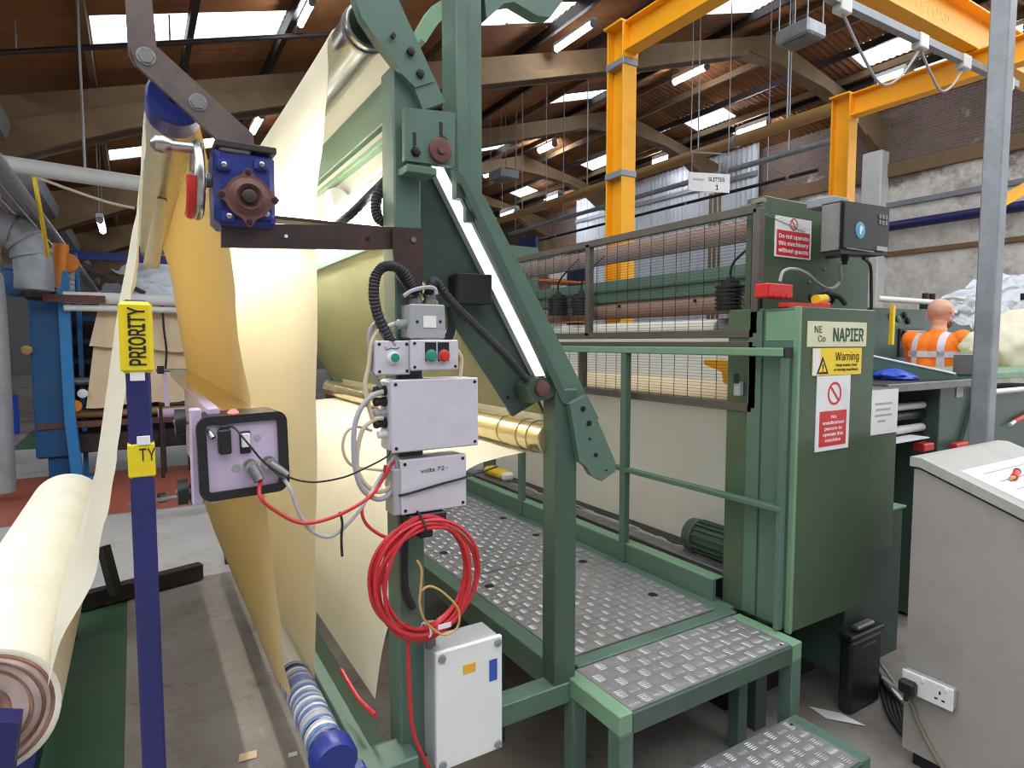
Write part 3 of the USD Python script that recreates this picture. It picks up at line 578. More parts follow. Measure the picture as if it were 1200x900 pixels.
sw.add('switch_key', placed(bx(-.009, .009, -.01, .02, .004, .013, .002), sbp(.004, .028), bxd, byd), M['white'])
for u, v in ((.012, -.024), (.050, -.022)):
    cn = sb.add('connector', lathe(sbp(u, v), fz, [(0, .015), (.008, .015), (.008, .012), (.02, .012)], 18), M['steel'])
    e_ = sbp(u, v, .02); d_ = np.array([.012, -.0, -.03]) if u < .03 else np.array([.03, 0, -.03])
    cn.add('plug_body', rod(e_, e_ + fz * .012 + d_, .011, 12), M['steel_dull'])
sb.add('dial', lathe(sbp(-.016, -.026), fz, [(0, .010), (.002, .009)], 16), M['grey_box']); sb.add('dial', lathe(sbp(.03, .034), fz, [(0, .008), (.002, .007)], 16), M['grey_box'])
for u in (-.066, .066):
    for v in (-.066, .066): sb.add('screw', lathe(sbp(u, v, .003), fz, [(0, .003), (.0015, .002)], 8), M['bolt'])
for v, u in ((.093, -.012), (-.091, .0)): sb.add('indicator', lathe(bc + byd * v + bxd * u + (0, .03, 0), byd * np.sign(v), [(-.006, .012), (0, .010), (.004, .004)], 14), M['led_red'], label='glowing red indicator')
br_ = thing('sensor_bracket', 'lilac grey flat bar bracket left of the black framed box', 'bracket', (.115, 1.5, 1.2))
br_.add('flat_bar', bx(.090, .112, 1.44, 1.475, 1.205, 1.41, .003), M['panel_lilac'])
for z in (1.225, 1.378): br_.add('wheel', rod((.085, 1.50, z), (.065, 1.50, z), .028, 18), M['black'])
br_.add('latch', rod((.118, 1.42, 1.372), (.13, 1.40, 1.352), .005, 8), M['steel'])
br_.add('spindle', rod((.115, 1.50, 1.378), (.062, 1.50, 1.378), .006, 8), M['steel_dull']); br_.add('spindle', rod((.115, 1.50, 1.225), (.062, 1.50, 1.225), .006, 8), M['steel_dull'])

# priority post: square tube painted deep blue, yellow lettered tape
pp = thing('priority_post', 'upright deep blue post with yellow PRIORITY tape near the front', 'post', (.0, 1.25, 0))
px_, py_ = .001, 1.25
pp.add('tube', bx(px_ - .0185, px_ + .0185, py_ - .018, py_ + .018, 0, onY(160, 352, py_)[2], .004), M['post_blue'])
z0, z1 = onY(160, 437, py_)[2], onY(160, 354, py_)[2]
pp.add('tape_wrap', bx(px_ - .0255, px_ + .0245, py_ - .0235, py_ + .0235, z0, z1, .006), M['tape'])
z2, z3 = onY(168, 558, py_)[2], onY(168, 517, py_)[2]
pp.add('tape_wrap', bx(px_ - .0205, px_ + .0205, py_ - .02, py_ + .02, z2, z3, .004), M['tape'])
pp.add('tape_scrap', bx(px_ - .012, px_ + .010, py_ - .0205, py_ - .018, z0 - .013, z0 + .002, .001), M['paper']); pp.add('tape_scrap', bx(px_ - .006, px_ + .014, py_ - .0222, py_ - .02, z3 - .004, z3 + .012, .001), M['paper'])
pp.add('lettering', lettering('PRIORITY', .024, (px_ + .0125, py_ - .0237, z0 + .012), (0, 0, 1), (-1, 0, 0), .0008, z1 - z0 - .024, True), M['ink'])
pp.add('lettering', lettering('TY', .022, (px_ - .004, py_ - .0202, z2 + .03), (1, 0, 0), (0, 0, 1), .0008, .024), M['ink'])
pp.add('foot_plate', bx(px_ - .06, px_ + .06, py_ - .06, py_ + .06, 0, .01, .002), M['post_blue'])

# ================================================================== BRACKET, GEARBOX AND ARM AT THE UPPER LEFT
yb_ = 1.44
hb = thing('roller_bracket', 'weathered grey steel bracket of two bolted flat bars at the upper left', 'bracket', (.1, yb_, 2.05))
hb.add('hanger_bar', prism_xz(xzY(yb_, [(143, -60), (178, -60), (178, 0), (184, 62), (180, 78), (158, 78), (150, 62)]), yb_ - .004, yb_ + .004), M['steel_arm'])
hb.add('slant_bar', prism_xz(xzY(yb_ - .012, [(152, 55), (168, 48), (186, 58), (296, 158), (298, 174), (272, 176), (256, 166), (160, 78)]), yb_ - .018, yb_ - .006), M['steel_arm'])
for px, py in ((171, 66), (232, 120)):
    p = onY(px, py, yb_ - .018); b0 = hb.add('bolt', lathe(p, (0, -1, 0), [(0, .0145), (.006, .0145), (.006, .013)], 6), M['steel_dull'], label='worn bright bolt head')
    b0.add('washer', lathe(p, (0, -1, 0), [(0, .017), (.002, .017)], 16), M['steel'])
g0 = onY(287, 221, 1.42)
gb = thing('gearbox', 'blue gearbox with a rusty hub face on the dark arm', 'gearbox', g0 - (0, 0, .07))
def gp(px, py, y): return onY(px, py, y)
a_, b_2 = gp(252, 262, 1.42), gp(322, 180, 1.42)
gb.add('housing', bx(a_[0], b_2[0], 1.42, 1.53, a_[2], b_2[2], .012), M['blue_paint'])
for (px, py) in ((262, 194), (306, 194), (268, 254), (312, 252)):
    p = gp(px, py, 1.418); lug = gb.add('corner_lug', bx(p[0] - .014, p[0] + .014, 1.41, 1.43, p[2] - .012, p[2] + .012, .004), M['blue_paint'])
    lug.add('bolt', lathe(p - (0, .007, 0), (0, -1, 0), [(0, .006), (.004, .006), (.005, .004)], 6), M['steel'])
h0 = gp(291, 232, 1.412)
hub = Polygon([(math.cos(t) * r, math.sin(t) * r) for t, r in zip(np.linspace(0, 2 * math.pi, 49)[:-1], [.046 + .015 * max(0, math.cos(4 * t)) ** 3 for t in np.linspace(0, 2 * math.pi, 49)[:-1]])])
hf = gb.add('hub_flange', placed(extr(hub, .012), h0 + (0, .004, 0), (1, 0, 0), (0, 0, 1)), M['rust'], label='rusty hub flange')
hf.add('hub_ring', lathe(h0, (0, -1, 0), [(.006, .012), (.012, .020), (.018, .026), (.010, .034), (.008, .040), (.006, .042)], 28), M['rust'])
hf.add('shaft_end', lathe(h0, (0, -1, 0), [(.006, .014), (.02, .014), (.022, .011)], 20), M['dark_metal'])
for k in range(4): hf.add('bolt', lathe(h0 + .051 * np.array([math.cos(k * math.pi / 2), 0, math.sin(k * math.pi / 2)]) + (0, -.008, 0), (0, -1, 0), [(0, .006), (.003, .005)], 8), M['bolt'])
gb.add('top_plate', bx(a_[0] + .004, b_2[0] + .002, 1.41, 1.54, b_2[2] - .004, b_2[2] + .010, .002), M['dark_metal'])
tl_ = gp(276, 172, 1.41); gb.add('top_clamp', bx(tl_[0] - .03, tl_[0] + .03, 1.415, 1.44, tl_[2] - .01, tl_[2] + .012, .003), M['steel_dull'])
w0, w1 = gp(236, 212, 1.47), gp(255, 212, 1.47)
gb.add('input_shaft', rod(w0 + (-.01, 0, 0), w1 + (.01, 0, 0), .014, 16), M['steel_dull'])
hwl = thing('hand_wheel', 'chrome hand wheel with a red grip and crank handle beside the blue gearbox', 'hand wheel', w0 - (0, 0, .08))
wc = np.array([w0[0] - .008, 1.47, w0[2]])
hwl.add('rim', wire([wc + .072 * np.array([.0, math.cos(t), math.sin(t)]) for t in np.linspace(0, 2 * math.pi, 28)[:-1]], .010, 10, 1, True), M['steel'])
for t in (0.3, 2.4, 4.5): hwl.add('spoke', rod(wc, wc + .07 * np.array([0, math.cos(t), math.sin(t)]), .006, 8), M['steel'])
hwl.add('hub', rod(wc - (.014, 0, 0), wc + (.016, 0, 0), .019, 16), M['steel'])
hwl.add('red_grip', wire([wc + (-.014, 0, 0) + .07 * np.array([0, math.cos(t), math.sin(t)]) for t in np.linspace(math.pi + .1, math.pi * 1.5 + .3, 9)], .011, 8, 2), M['red'], label='red grip on the rim')
hp = wc + .066 * np.array([0, -.55, .83])
hd = hwl.add('handle', lathe(hp, (-1, 0, 0), [(0, .006), (.01, .011), (.045, .010), (.05, .013), (.062, .018), (.076, .016), (.084, .006)], 16), M['steel'])
ra = thing('gearbox_support', 'dark brown painted steel arm from the green column to the blue gearbox', 'support', (.45, 1.44, 1.78))
pa = xzY(1.44, [(259, 262), (430, 265), (494, 268), (494, 290), (430, 293), (259, 290)])
ra.add('flat_bar', prism_xz(pa, 1.435, 1.447), M['brown_bracket'])
ra.add('shelf', bx(pa[0][0], pa[2][0] - .02, 1.447, 1.50, pa[1][1] - .003, pa[1][1] + .004), M['brown_bracket'])
pd = xzY(1.432, [(458, 268), (494, 268), (494, 345), (478, 345), (462, 320)])
ra.add('gusset', prism_xz(pd, 1.425, 1.434), M['brown_bracket'])
for px, py, m in ((484, 281, 'steel'), (335, 277, 'white'), (431, 279, 'bolt')): ra.add('bolt', lathe(onY(px, py, 1.4345 if px < 460 else 1.424), (0, -1, 0), [(0, .008 if px > 480 else .004), (.005, .007 if px > 480 else .004)], 6), M[m])
# thin pole seen between the cloth runs
po = thing('inner_pole', 'pale pole hanging inside the loop of cloth under the blue roller', 'pole', onY(190, 250, 2.2))
pA, pB, pC = onY(200, 158, 2.3), onY(190, 236, 2.25), onY(177, 312, 2.2)
po.add('steel_section', rod(pA, pB, .010, 10), M['steel']); po.add('wooden_section', rod(pB, pC, .017, 12, .022), M['white_paint'])
po.add('collar', rod(pB - (0, 0, .02), pB + (0, 0, .02), .014, 12), M['steel_dull'])

# ================================================================== GREEN INSPECTION FRAME (near end at y = 1.5)
fm = thing('inspection_machine', 'green painted cloth inspection machine with sloping beam beside the tread plate walkway', 'machine', (.8, 1.5, 0))
x0, x1 = onY(463, 300, 1.46)[0], onY(492, 300, 1.46)[0]
fm.add('column', bx(x0, x1 + .005, 1.46, 1.545, 0, onY(470, 85, 1.5)[2], .004), M['green'])
xa, xb = onY(651, 600, 1.47)[0], onY(676, 600, 1.47)[0]
fm.add('step_post', bx(xa, xb, 1.47, 1.54, .49, onY(660, 455, 1.5)[2], .004), M['green_dark'])
fm.add('top_arm', prism_xz(xzY(1.455, [(398, -60), (448, -40), (463, 0), (519, 122), (493, 131), (483, 106), (441, 52), (421, 22), (413, 0)]), 1.44, 1.47), M['green'])
fm.add('arm_lap_plate', prism_xz(xzY(1.445, [(463, 82), (497, 72), (507, 97), (485, 104)]), 1.436, 1.448), M['green'])
for px, py in ((481, 61), (492, 87), (460, 43)):
    b0 = fm.add('bolt', lathe(onY(px, py, 1.437), (0, -1, 0), [(0, .011 if py > 50 else .006), (.008, .010 if py > 50 else .006), (.009, .006)], 6), M['bolt'])
bpl = fm.add('bearing_plate', prism_xz(xzY(1.42, [(473, 127), (532, 133), (531, 196), (473, 189)]), 1.412, 1.43), M['green'])
for (px, a0, a1) in ((486, 155, 170), (517, 143, 158)): bpl.add('slot', bx(onY(px, a0, 1.41)[0] - .004, onY(px, a0, 1.41)[0] + .004, 1.4105, 1.414, onY(px, a1, 1.41)[2], onY(px, a0, 1.41)[2]), M['ink'])
for px, py in ((487, 178), (519, 165)): bpl.add('bolt', lathe(onY(px, py, 1.412), (0, -1, 0), [(0, .013), (.002, .013), (.002, .009), (.009, .009), (.010, .006)], 6), M['bolt'])
bh = fm.add('bearing_hub', lathe(onY(515, 177, 1.412), (0, -1, 0), [(0, .030), (.010, .030), (.012, .026), (.012, .012), (.018, .010)], 24), M['rust'], label='red brown bearing hub')
fm.add('plate_ledge', bx(onY(473, 195, 1.42)[0], onY(508, 195, 1.42)[0], 1.40, 1.46, onY(473, 203, 1.42)[2], onY(473, 194, 1.42)[2], .002), M['green'])
xp0, xp1 = onY(535, 100, 1.48)[0], onY(567, 100, 1.48)[0]
fm.add('high_post', bx(xp0, xp0 + (xp1 - xp0) * .42, 1.48, 1.57, onY(545, 235, 1.5)[2], 2.9, .003), M['green'])
fm.add('high_post', bx(xp0 + (xp1 - xp0) * .40, xp1, 1.49, 1.56, onY(560, 262, 1.5)[2], 2.9, .003), M['green'])
fm.add('top_gusset', prism_xz(xzY(1.52, [(560, -40), (656, -40), (655, 4), (640, 24), (625, 22), (598, 6), (586, 8), (566, 26)]), 1.50, 1.54), M['green'])
fm.add('slope_beam', prism_xz(xzY(1.50, [(540, 205), (566, 232), (699, 490), (672, 498), (654, 466), (533, 222)]), 1.488, 1.50), M['green'])
fm.add('slope_flange', prism_xz(xzY(1.49, [(527, 200), (538, 208), (664, 474), (654, 472)]), 1.465, 1.49), M['green_dark'])
fm.add('foot_plate', prism_xz(xzY(1.46, [(665, 473), (685, 463), (718, 540), (718, 552), (702, 563), (690, 556), (684, 546), (676, 540)]), 1.448, 1.468), M['green'])
for px, py, r in ((683, 479, .009), (690, 496, .009), (691, 514, .004), (698, 533, .007), (710, 551, .003)):
    fm.add('bolt', lathe(onY(px, py, 1.448), (0, -1, 0), [(0, r), (.005, r * .9), (.006, r * .5)], 6), M['bolt'])
fm.add('side_plate', prism_xz(xzY(1.56, [(480, 190), (512, 190), (640, 450), (642, 462), (599, 488), (497, 330), (480, 330)]), 1.552, 1.562), M['green_dark'])
lb_ = fm.add('lower_bearing', prism_xz(xzY(1.50, [(612, 452), (628, 441), (646, 444), (654, 458), (640, 466), (618, 472)]), 1.48, 1.54), M['green_dark'])
lb_.add('hub', lathe(onY(634, 455, 1.48), (0, -1, 0), [(0, .024), (.012, .023), (.014, .016)], 18), M['rust'])
fm.add('bolt', lathe(onY(595, 466, 1.552), (0, -1, 0), [(0, .005), (.004, .004)], 6), M['bolt'])
# cross members running back along the machine
fm.add('top_rail', bx(.585, .622, 1.545, 4.1, 2.135, 2.245, .003), M['green']); fm.add('rail', bx(.60, .63, 1.545, 4.1, 2.10, 2.118, .003), M['green_light'])
bz0, bz1 = .44, .50
fm.add('base_beam', bx(.56, 1.13, 1.465, 1.535, .44, .505, .003), M['green'])
fm.add('base_beam', bx(.46, .50, 1.40, 4.1, .36, .47, .003), M['green']); fm.add('base_beam', bx(.56, .64, 1.545, 4.1, .18, .28, .003), M['green'])
fm.add('base_block', bx(.44, .58, 1.40, 1.50, .30, .50, .004), M['green'])
# far end frame
fm.add('far_column', bx(x0, x1, 4.06, 4.14, 0, 2.36, .004), M['green']); fm.add('far_slope_beam', prism_xz([(.66, 2.2), (.74, 2.22), (1.25, 1.22), (1.16, 1.18)], 4.06, 4.12), M['green']); fm.add('far_post', bx(xa, xb, 4.06, 4.13, .49, 1.3, .004), M['green_dark'])
fm.add('far_arm', prism_xz([(.50, 2.42), (.56, 2.42), (.70, 2.1), (.62, 2.1)], 4.06, 4.1), M['green'])
# inspection board: an upper lit diffuser and a lower olive board, behind the cloth
def slope_pt(t, off): 
    a, b = np.array([.632, 2.16]), np.array([1.10, 1.325]); d = (b - a) / np.linalg.norm(b - a); n = np.array([-d[1], d[0]]) * -1
    return tuple(a + (b - a) * t + n * off)
n_off = .012
fm.add('olive_board', prism_xz([slope_pt(.30, .014), slope_pt(.985, .014), slope_pt(.985, .024), slope_pt(.30, .024)], 1.57, 4.05), M['olive'], label='olive board under the cloth')
fm.add('board_edge', prism_xz([slope_pt(.27, .012), slope_pt(.30, .012), slope_pt(.30, .045), slope_pt(.27, .045)], 1.57, 4.05), M['green'])
fm.add('white_reflector', prism_xz([slope_pt(.0, .03), slope_pt(.28, .03), slope_pt(.28, .036), slope_pt(.0, .036)], 1.57, 4.05), M['white'], label='white reflector panel behind the tube')
# light
tp = onY(463, 216, 1.60)
il = thing('inspection_light', 'long inspection tube lamp glowing behind the hanging cloth', 'lamp', (tp[0], 1.6, tp[2]))
il.add('tube', rod((tp[0], 1.64, tp[2]), (tp[0], 4.0, tp[2]), .016, 14), M['tube_in'])
p2 = onY(463, 228, 1.60)
ec = onX(395, 236, tp[0] - .01)
il.add('end_housing', lathe((ec[0], ec[1], ec[2]), (0, 1, 0), [(0, .02), (0, .045), (.01, .050), (.14, .050), (.14, .02)], 24), M['white_paint'])
il.add('batten', bx(tp[0] - .02, tp[0] + .02, 1.60, 4.0, tp[2] + .025, tp[2] + .045, .004), M['white_paint'])
il.add('end_cap', rod((tp[0], 1.60, tp[2]), (tp[0], 1.645, tp[2]), .018, 14), M['galv'])
es = thing('edge_glow', 'slim glowing strip standing in for the lit gap along the sloping edge of the inspection frame', 'lamp', (.8, 1.53, 1.6))  # no lamp: the lit gap beside the light box, made to glow itself
es.add('lit_face', prism_xz(xzY(1.515, [(506, 194), (517, 193), (639, 440), (628, 441)]), 1.51, 1.518), M['strip'])
es.add('channel', prism_xz(xzY(1.52, [(505, 194), (518, 193), (640, 440), (627, 441)]), 1.518, 1.545), M['white_paint'])
# bent light green arm further back
ba = solo('cloth_guide', 'bent pale green cloth guide behind the high green post', 'cloth guide', prism_xz(xzY(1.9, [(487, 36), (500, 14), (522, 0), (540, -6), (540, 8), (520, 20), (506, 36), (493, 56), (488, 52)]), 1.86, 1.92), M['green_light'])

# ================================================================== WALKWAY AND STEPS
def five_bar(x0, x1, y0, y1, z, pitch=.042, h=.0016, ang=0.0):
    """raised five-bar tread: patches of five short ribs, turned at right angles from one patch to the next"""
    V, F = [], []; nx, ny = int((x1 - x0) / pitch), int((y1 - y0) / pitch)
    for i in range(nx):
        for j in range(ny):
            cx, cy = x0 + (i + .5) * (x1 - x0) / nx, y0 + (j + .5) * (y1 - y0) / ny
            for k in range(5):
                o = (k - 2) * pitch * .17; L, w = pitch * .40 * (1 - .06 * abs(k - 2)), pitch * .055
                d, s = (np.array([1, 0]), np.array([0, 1])) if (i + j) % 2 else (np.array([0, 1]), np.array([1, 0]))
                c = np.array([cx, cy]) + s * o; b = len(V)
                for q in (c - d * L, c - s * w * 1.6, c + d * L, c + s * w * 1.6): V.append((*q, z))
                V.append((*(c - d * L * .55), z + h)); V.append((*(c + d * L * .55), z + h))
                F += [(b, b + 1, b + 4), (b + 1, b + 5, b + 4), (b + 1, b + 2, b + 5), (b + 2, b + 3, b + 5), (b + 3, b + 4, b + 5), (b + 3, b, b + 4)]
    return trimesh.Trimesh(np.array(V), np.array(F), process=False)
ZW = .52; WX0, WX1 = 1.165, 1.875
wk = thing('walkway', 'raised tread plate walkway along the machine with green edging and guard rail', 'walkway', (1.5, 2.5, 0))
for (ya_, yb2) in ((1.565, 2.35), (2.356, 3.2), (3.206, 4.1)):
    pl = wk.add('tread_plate', bx(WX0, WX1, ya_, yb2, ZW - .006, ZW), M['alu'])
    pl.add('tread_ribs', five_bar(WX0 + .005, WX1 - .005, ya_ + .004, yb2 - .004, ZW), M['alu'], smooth=False, kind='stuff')
for x, y in ((1.238, 1.768), (1.766, 1.789), (1.758, 2.241), (1.238, 2.214), (1.79, 2.687), (1.25, 2.69), (1.80, 3.05)):
    wk.add('lifting_hole', lathe((x, y, ZW + .0018), (0, 0, 1), [(-.001, .021), (0, .019)], 18), M['ink'])
wk.add('side_edge', bx(1.10, WX0, 1.545, 4.1, ZW - .10, ZW - .002, .003), M['green']); wk.add('side_edge', bx(WX1, 1.965, 1.545, 4.1, ZW - .10, ZW - .002, .003), M['green'])
wk.add('end_edge', bx(1.166, 1.93, 1.505, 1.56, ZW - .09, ZW - .001, .003), M['green'])
wk.add('kick_plate', bx(1.925, 1.945, 1.62, 4.1, ZW - .002, ZW + .085, .002), M['green']); wk.add('kick_flange', bx(1.925, 1.985, 1.62, 4.1, ZW + .082, ZW + .09, .002), M['green_light'])
for y in (2.0, 3.0, 4.0):
    wk.add('leg', bx(1.11, 1.17, y - .03, y + .03, 0, ZW - .09), M['green_dark']); wk.add('leg', bx(1.89, 1.95, y - .03, y + .03, 0, ZW - .09), M['green_dark'])
gr = thing('guard_rail', 'slim green guard rail along the far side of the walkway', 'railing', (1.93, 2.5, ZW))
for nm, z, w, h, m in (('top_rail', 1.515, .042, .03, 'green_light'), ('mid_rail', .958, .035, .02, 'green')):
    gr.add(nm, bx(1.93 - w / 2, 1.93 + w / 2, 1.325, 4.1, z - h / 2, z + h / 2, .003), M[m])
gr.add('end_upright', bx(1.917, 1.943, 1.322, 1.345, .52, 1.50, .003), M['green'])
for y in (2.15, 3.05, 3.95): gr.add('baluster', bx(1.912, 1.948, y - .018, y + .018, ZW, 1.50, .003), M['green'])
gr.add('end_cap', bx(1.908, 1.952, 1.318, 1.326, 1.498, 1.532), M['black'])
u1 = thing('step', 'upper tread plate step with green frame at the end of the walkway', 'step', (1.5, 1.37, 0))
zs = .515
u1.add('tread_plate', bx(1.155, 1.88, 1.245, 1.50, zs - .004, zs), M['alu']).add('tread_ribs', five_bar(1.16, 1.875, 1.248, 1.50, zs, .047), M['alu'], smooth=False, kind='stuff')
u1.add('side_rail', bx(1.105, 1.155, 1.238, 1.50, zs - .06, zs, .003), M['green_light']); u1.add('side_rail', bx(1.88, 1.935, 1.238, 1.50, zs - .06, zs, .003), M['green_light'])
u1.add('front_rail', bx(1.155, 1.88, 1.236, 1.246, zs - .065, zs - .004, .002), M['green_dark'])
for x, a, b in ((1.132, 1.238, 1.29), (1.908, 1.238, 1.29), (1.908, 1.45, 1.5), (1.132, 1.45, 1.5)): u1.add('leg', bx(x - .026, x + .026, a, b, 0, zs - .06, .003), M['green'])
for x in (1.85,): u1.add('bolt', lathe((x, 1.262, zs), (0, 0, 1), [(0, .006), (.002, .005)], 8), M['bolt'])
u2 = thing('step', 'lower tread plate step at the bottom edge of the view', 'step', (1.5, 1.1, 0)); zs = .27
u2.add('tread_plate', bx(1.15, 1.85, .98, 1.228, zs - .004, zs), M['alu']).add('tread_ribs', five_bar(1.155, 1.845, .984, 1.225, zs, .047), M['alu'], smooth=False, kind='stuff')
u2.add('side_rail', bx(1.85, 1.90, .975, 1.232, zs - .06, zs, .003), M['green']); u2.add('side_rail', bx(1.10, 1.15, .975, 1.232, zs - .06, zs, .003), M['green']); u2.add('front_rail', bx(1.15, 1.85, .972, .98, zs - .06, zs - .004), M['green_dark'])
for x in (1.125, 1.875):
    for y in (.995, 1.21): u2.add('leg', bx(x - .02, x + .02, y - .02, y + .02, 0, zs - .06), M['green'])
u2.add('bolt', lathe((1.83, 1.2, zs), (0, 0, 1), [(0, .006), (.002, .005)], 8), M['bolt'])
# dark channel pallet under the base beam
dk = thing('floor_skid', 'dark steel skid frame on the floor under the white control box', 'skid', (.9, 1.4, 0))
for y in (1.30, 1.40): dk.add('runner', bx(.62, 1.08, y - .02, y + .02, 0, .08, .003), M['dark_metal'])
for x in (.66, .84, 1.02): dk.add('cross_bar', bx(x - .05, x + .05, 1.24, 1.46, .08, .10, .003), M['dark_metal'])

# ================================================================== ELECTRICAL BOXES ON THE COLUMN
def box_on(name, label, pts, y, depth, m, cat='box', rnd=.006, lid=True, lidm=None):
    """front face corners as pixels TL, TR, BR, BL at depth y; casing runs back by depth"""
    c = [onY(a, b, y) for a, b in pts]; x0, x1 = (c[0][0] + c[3][0]) / 2, (c[1][0] + c[2][0]) / 2; z1, z0 = (c[0][2] + c[1][2]) / 2, (c[2][2] + c[3][2]) / 2
    t = thing(name, label, cat, ((x0 + x1) / 2, y, z0))
    t.add('casing', bx(x0, x1, y + (.012 if lid else 0), y + depth, z0, z1, rnd), M[m])
    if lid: t.add('lid', bx(x0 - .001, x1 + .001, y - .002, y + .0115, z0 - .001, z1 + .001, .003), M[lidm or m])
    t.x0, t.x1, t.z0, t.z1, t.y = x0, x1, z0, z1, y
    return t
def lid_screws(t, inset=.012, r=.005, m='bolt', skip=()):
    for k, (x, z) in enumerate(((t.x0, t.z1), (t.x1, t.z1), (t.x1, t.z0), (t.x0, t.z0))):
        sx, sz = (1 if x == t.x0 else -1), (1 if z == t.z0 else -1)
        if k not in skip: t.add('lid_screw', lathe((x + sx * inset, t.y - .0015, z + sz * inset), (0, -1, 0), [(0, r), (.002, r * .9), (.0025, r * .5)], 12), M[m])
jb = box_on('junction_box', 'wide lilac grey junction box, largest on the green column', [(462, 441), (560, 447), (560, 528), (456, 524)], 1.40, .085, 'lilac')
lid_screws(jb, .010, .0045)
for px, py in ((452, 466), (452, 482)): pass
for k, z in enumerate((1.432, 1.405, 1.377, 1.352)):
    g = jb.add('cable_gland', lathe((jb.x0, 1.44, z), (-1, 0, 0), [(0, .008), (0, .0125), (.010, .0125), (.012, .010), (.02, .010), (.022, .0125), (.03, .011), (.032, .006)], 10), M['black' if k != 2 else 'grey_box'])
jb.add('gland_cap', lathe((jb.x0, 1.44, 1.325), (-1, 0, 0), [(0, .010), (.02, .010), (.022, .008)], 12), M['white'])
jl = box_on('junction_box', 'lilac grey junction box with handwriting, below the widest box', [(470, 541), (546, 531), (546, 598), (470, 598)], 1.41, .075, 'lilac')
lid_screws(jl, .010, .0045)
jl.add('handwriting', lettering('volts 72-', .010, (jl.x0 + .05, 1.4076, jl.z1 - .036), (1, 0, .03), (0, 0, 1), .0006, .075), M['ink'])
jl.add('cable_tie', wire([(jl.x0 - .006, 1.43, jl.z0 + .05), (jl.x0 + .005, 1.4045, jl.z0 + .052), (jl.x0 + .1, 1.4045, jl.z0 + .066), (jl.x1 + .002, 1.4045, jl.z0 + .078), (jl.x1 + .004, 1.47, jl.z0 + .078)], .003, 6), M['rubber'])
jl.add('cable_tie_tail', wire([(jl.x1, 1.402, jl.z0 + .078), (jl.x1 + .03, 1.40, jl.z0 + .084), (jl.x1 + .1, 1.42, jl.z0 + .09)], .0025, 5), M['rubber'])
jl.add('cover_ear', bx(jl.x0 - .02, jl.x0, 1.41, 1.47, jl.z0, jl.z1 - .02, .003), M['grey_box'])
rs_ = box_on('selector_box', 'square lilac box with one green selector knob', [(440, 400), (480, 399), (480, 438), (441, 440)], 1.41, .06, 'lilac')
lid_screws(rs_, .008, .004)
kc = onY(461, 419, 1.408); kn = rs_.add('selector_knob', lathe(kc, (0, -1, 0), [(0, .016), (.004, .016), (.004, .013), (.012, .012), (.013, .008)], 20), M['white'])
kn.add('knob_face', lathe(kc - (0, .0125, 0), (0, -1, 0), [(0, .011), (.004, .010), (.005, .005)], 16), M['green_btn'])
rs_.add('handwriting', wire([onY(a, b, 1.4075) for a, b in ((451, 406), (453, 410), (458, 408), (464, 409), (468, 407))], .0008, 4), M['ink'])
ss = box_on('push_button_box', 'grey box with green start and red stop push buttons', [(482, 399), (536, 398), (537, 432), (482, 435)], 1.395, .075, 'lilac')
lid_screws(ss, .008, .004, skip=(1,))
for px, m in ((505, 'green_btn'), (520, 'red')):
    q0, q1 = onY(px - 7, 401, 1.393), onY(px + 6, 423, 1.393); pk = ss.add('button_plate', bx(q0[0], q1[0], 1.390, 1.394, q1[2], q0[2], .001), M['black'])
    c = onY(px, 417, 1.39); pk.add('push_button', lathe(c, (0, -1, 0), [(0, .0145), (.004, .0145), (.005, .012), (.012, .0115), (.013, .009)], 20), M[m], label='green push button' if m != 'red' else 'red push button')
    pk.add('bezel', lathe(c, (0, -1, 0), [(0, .015), (.003, .016), (.0035, .0145)], 20), M['steel'])
sx_ = box_on('isolator_box', 'small grey isolator box with a white label on top of the push button box', [(482, 357), (521, 357), (521, 396), (480, 397)], 1.40, .07, 'grey_box', rnd=.004)
p0_, p1_ = onY(496, 370, 1.398), onY(511, 384, 1.398); sx_.add('label', bx(p0_[0], p1_[0], 1.3965, 1.399, p1_[2], p0_[2]), M['paper'])
for px in (489, 516): sx_.add('lid_screw', lathe(onY(px, 377, 1.398), (0, -1, 0), [(0, .004), (.002, .003)], 10), M['bolt'])
for px in (487, 503):
    b_ = onY(px, 356, 1.43); sx_.add('conduit_nut', lathe(b_ - (0, 0, .004), (0, 0, 1), [(0, .016), (.012, .016), (.012, .013), (.02, .013), (.02, .016), (.03, .016), (.03, .013)], 12), M['steel_dull'])
sx_.add('earth_wire', wire([onY(a, b, 1.41) for a, b in ((473, 347), (482, 341), (497, 337), (509, 338), (511, 345))], .005, 6), M['grey_cable'])
sx_.add('side_gland', lathe((sx_.x0, 1.43, onY(474, 380, 1.43)[2]), (-1, 0, 0), [(0, .012), (.02, .012), (.022, .009), (.03, .008)], 14), M['grey_box'])
wbx = box_on('control_box', 'tall white control box hung low on the green column with orange and blue stickers', [(512, 762), (588, 748), (588, 876), (512, 905)], 1.38, .105, 'grey_box', rnd=.008, lidm='white')
for k, (x, z) in enumerate(((wbx.x0, wbx.z1), (wbx.x1, wbx.z1), (wbx.x1, wbx.z0), (wbx.x0, wbx.z0))):
    sx2, sz2 = (1 if x == wbx.x0 else -1), (1 if z == wbx.z0 else -1)
    wbx.add('corner_screw', lathe((x + sx2 * .014, 1.378, z + sz2 * .016), (0, -1, 0), [(0, .011), (.005, .010), (.006, .006)], 16), M['galv'])
def sticker(t, px, py, w, h, y, m): c = onY(px, py, y); t.add('sticker', bx(c[0] - w / 2, c[0] + w / 2, y - .0008, y + .0004, c[2] - h / 2, c[2] + h / 2), M[m])
sticker(wbx, 550, 783, .036, .024, 1.3775, 'label_orange'); sticker(wbx, 578, 785, .024, .058, 1.3775, 'label_blue')
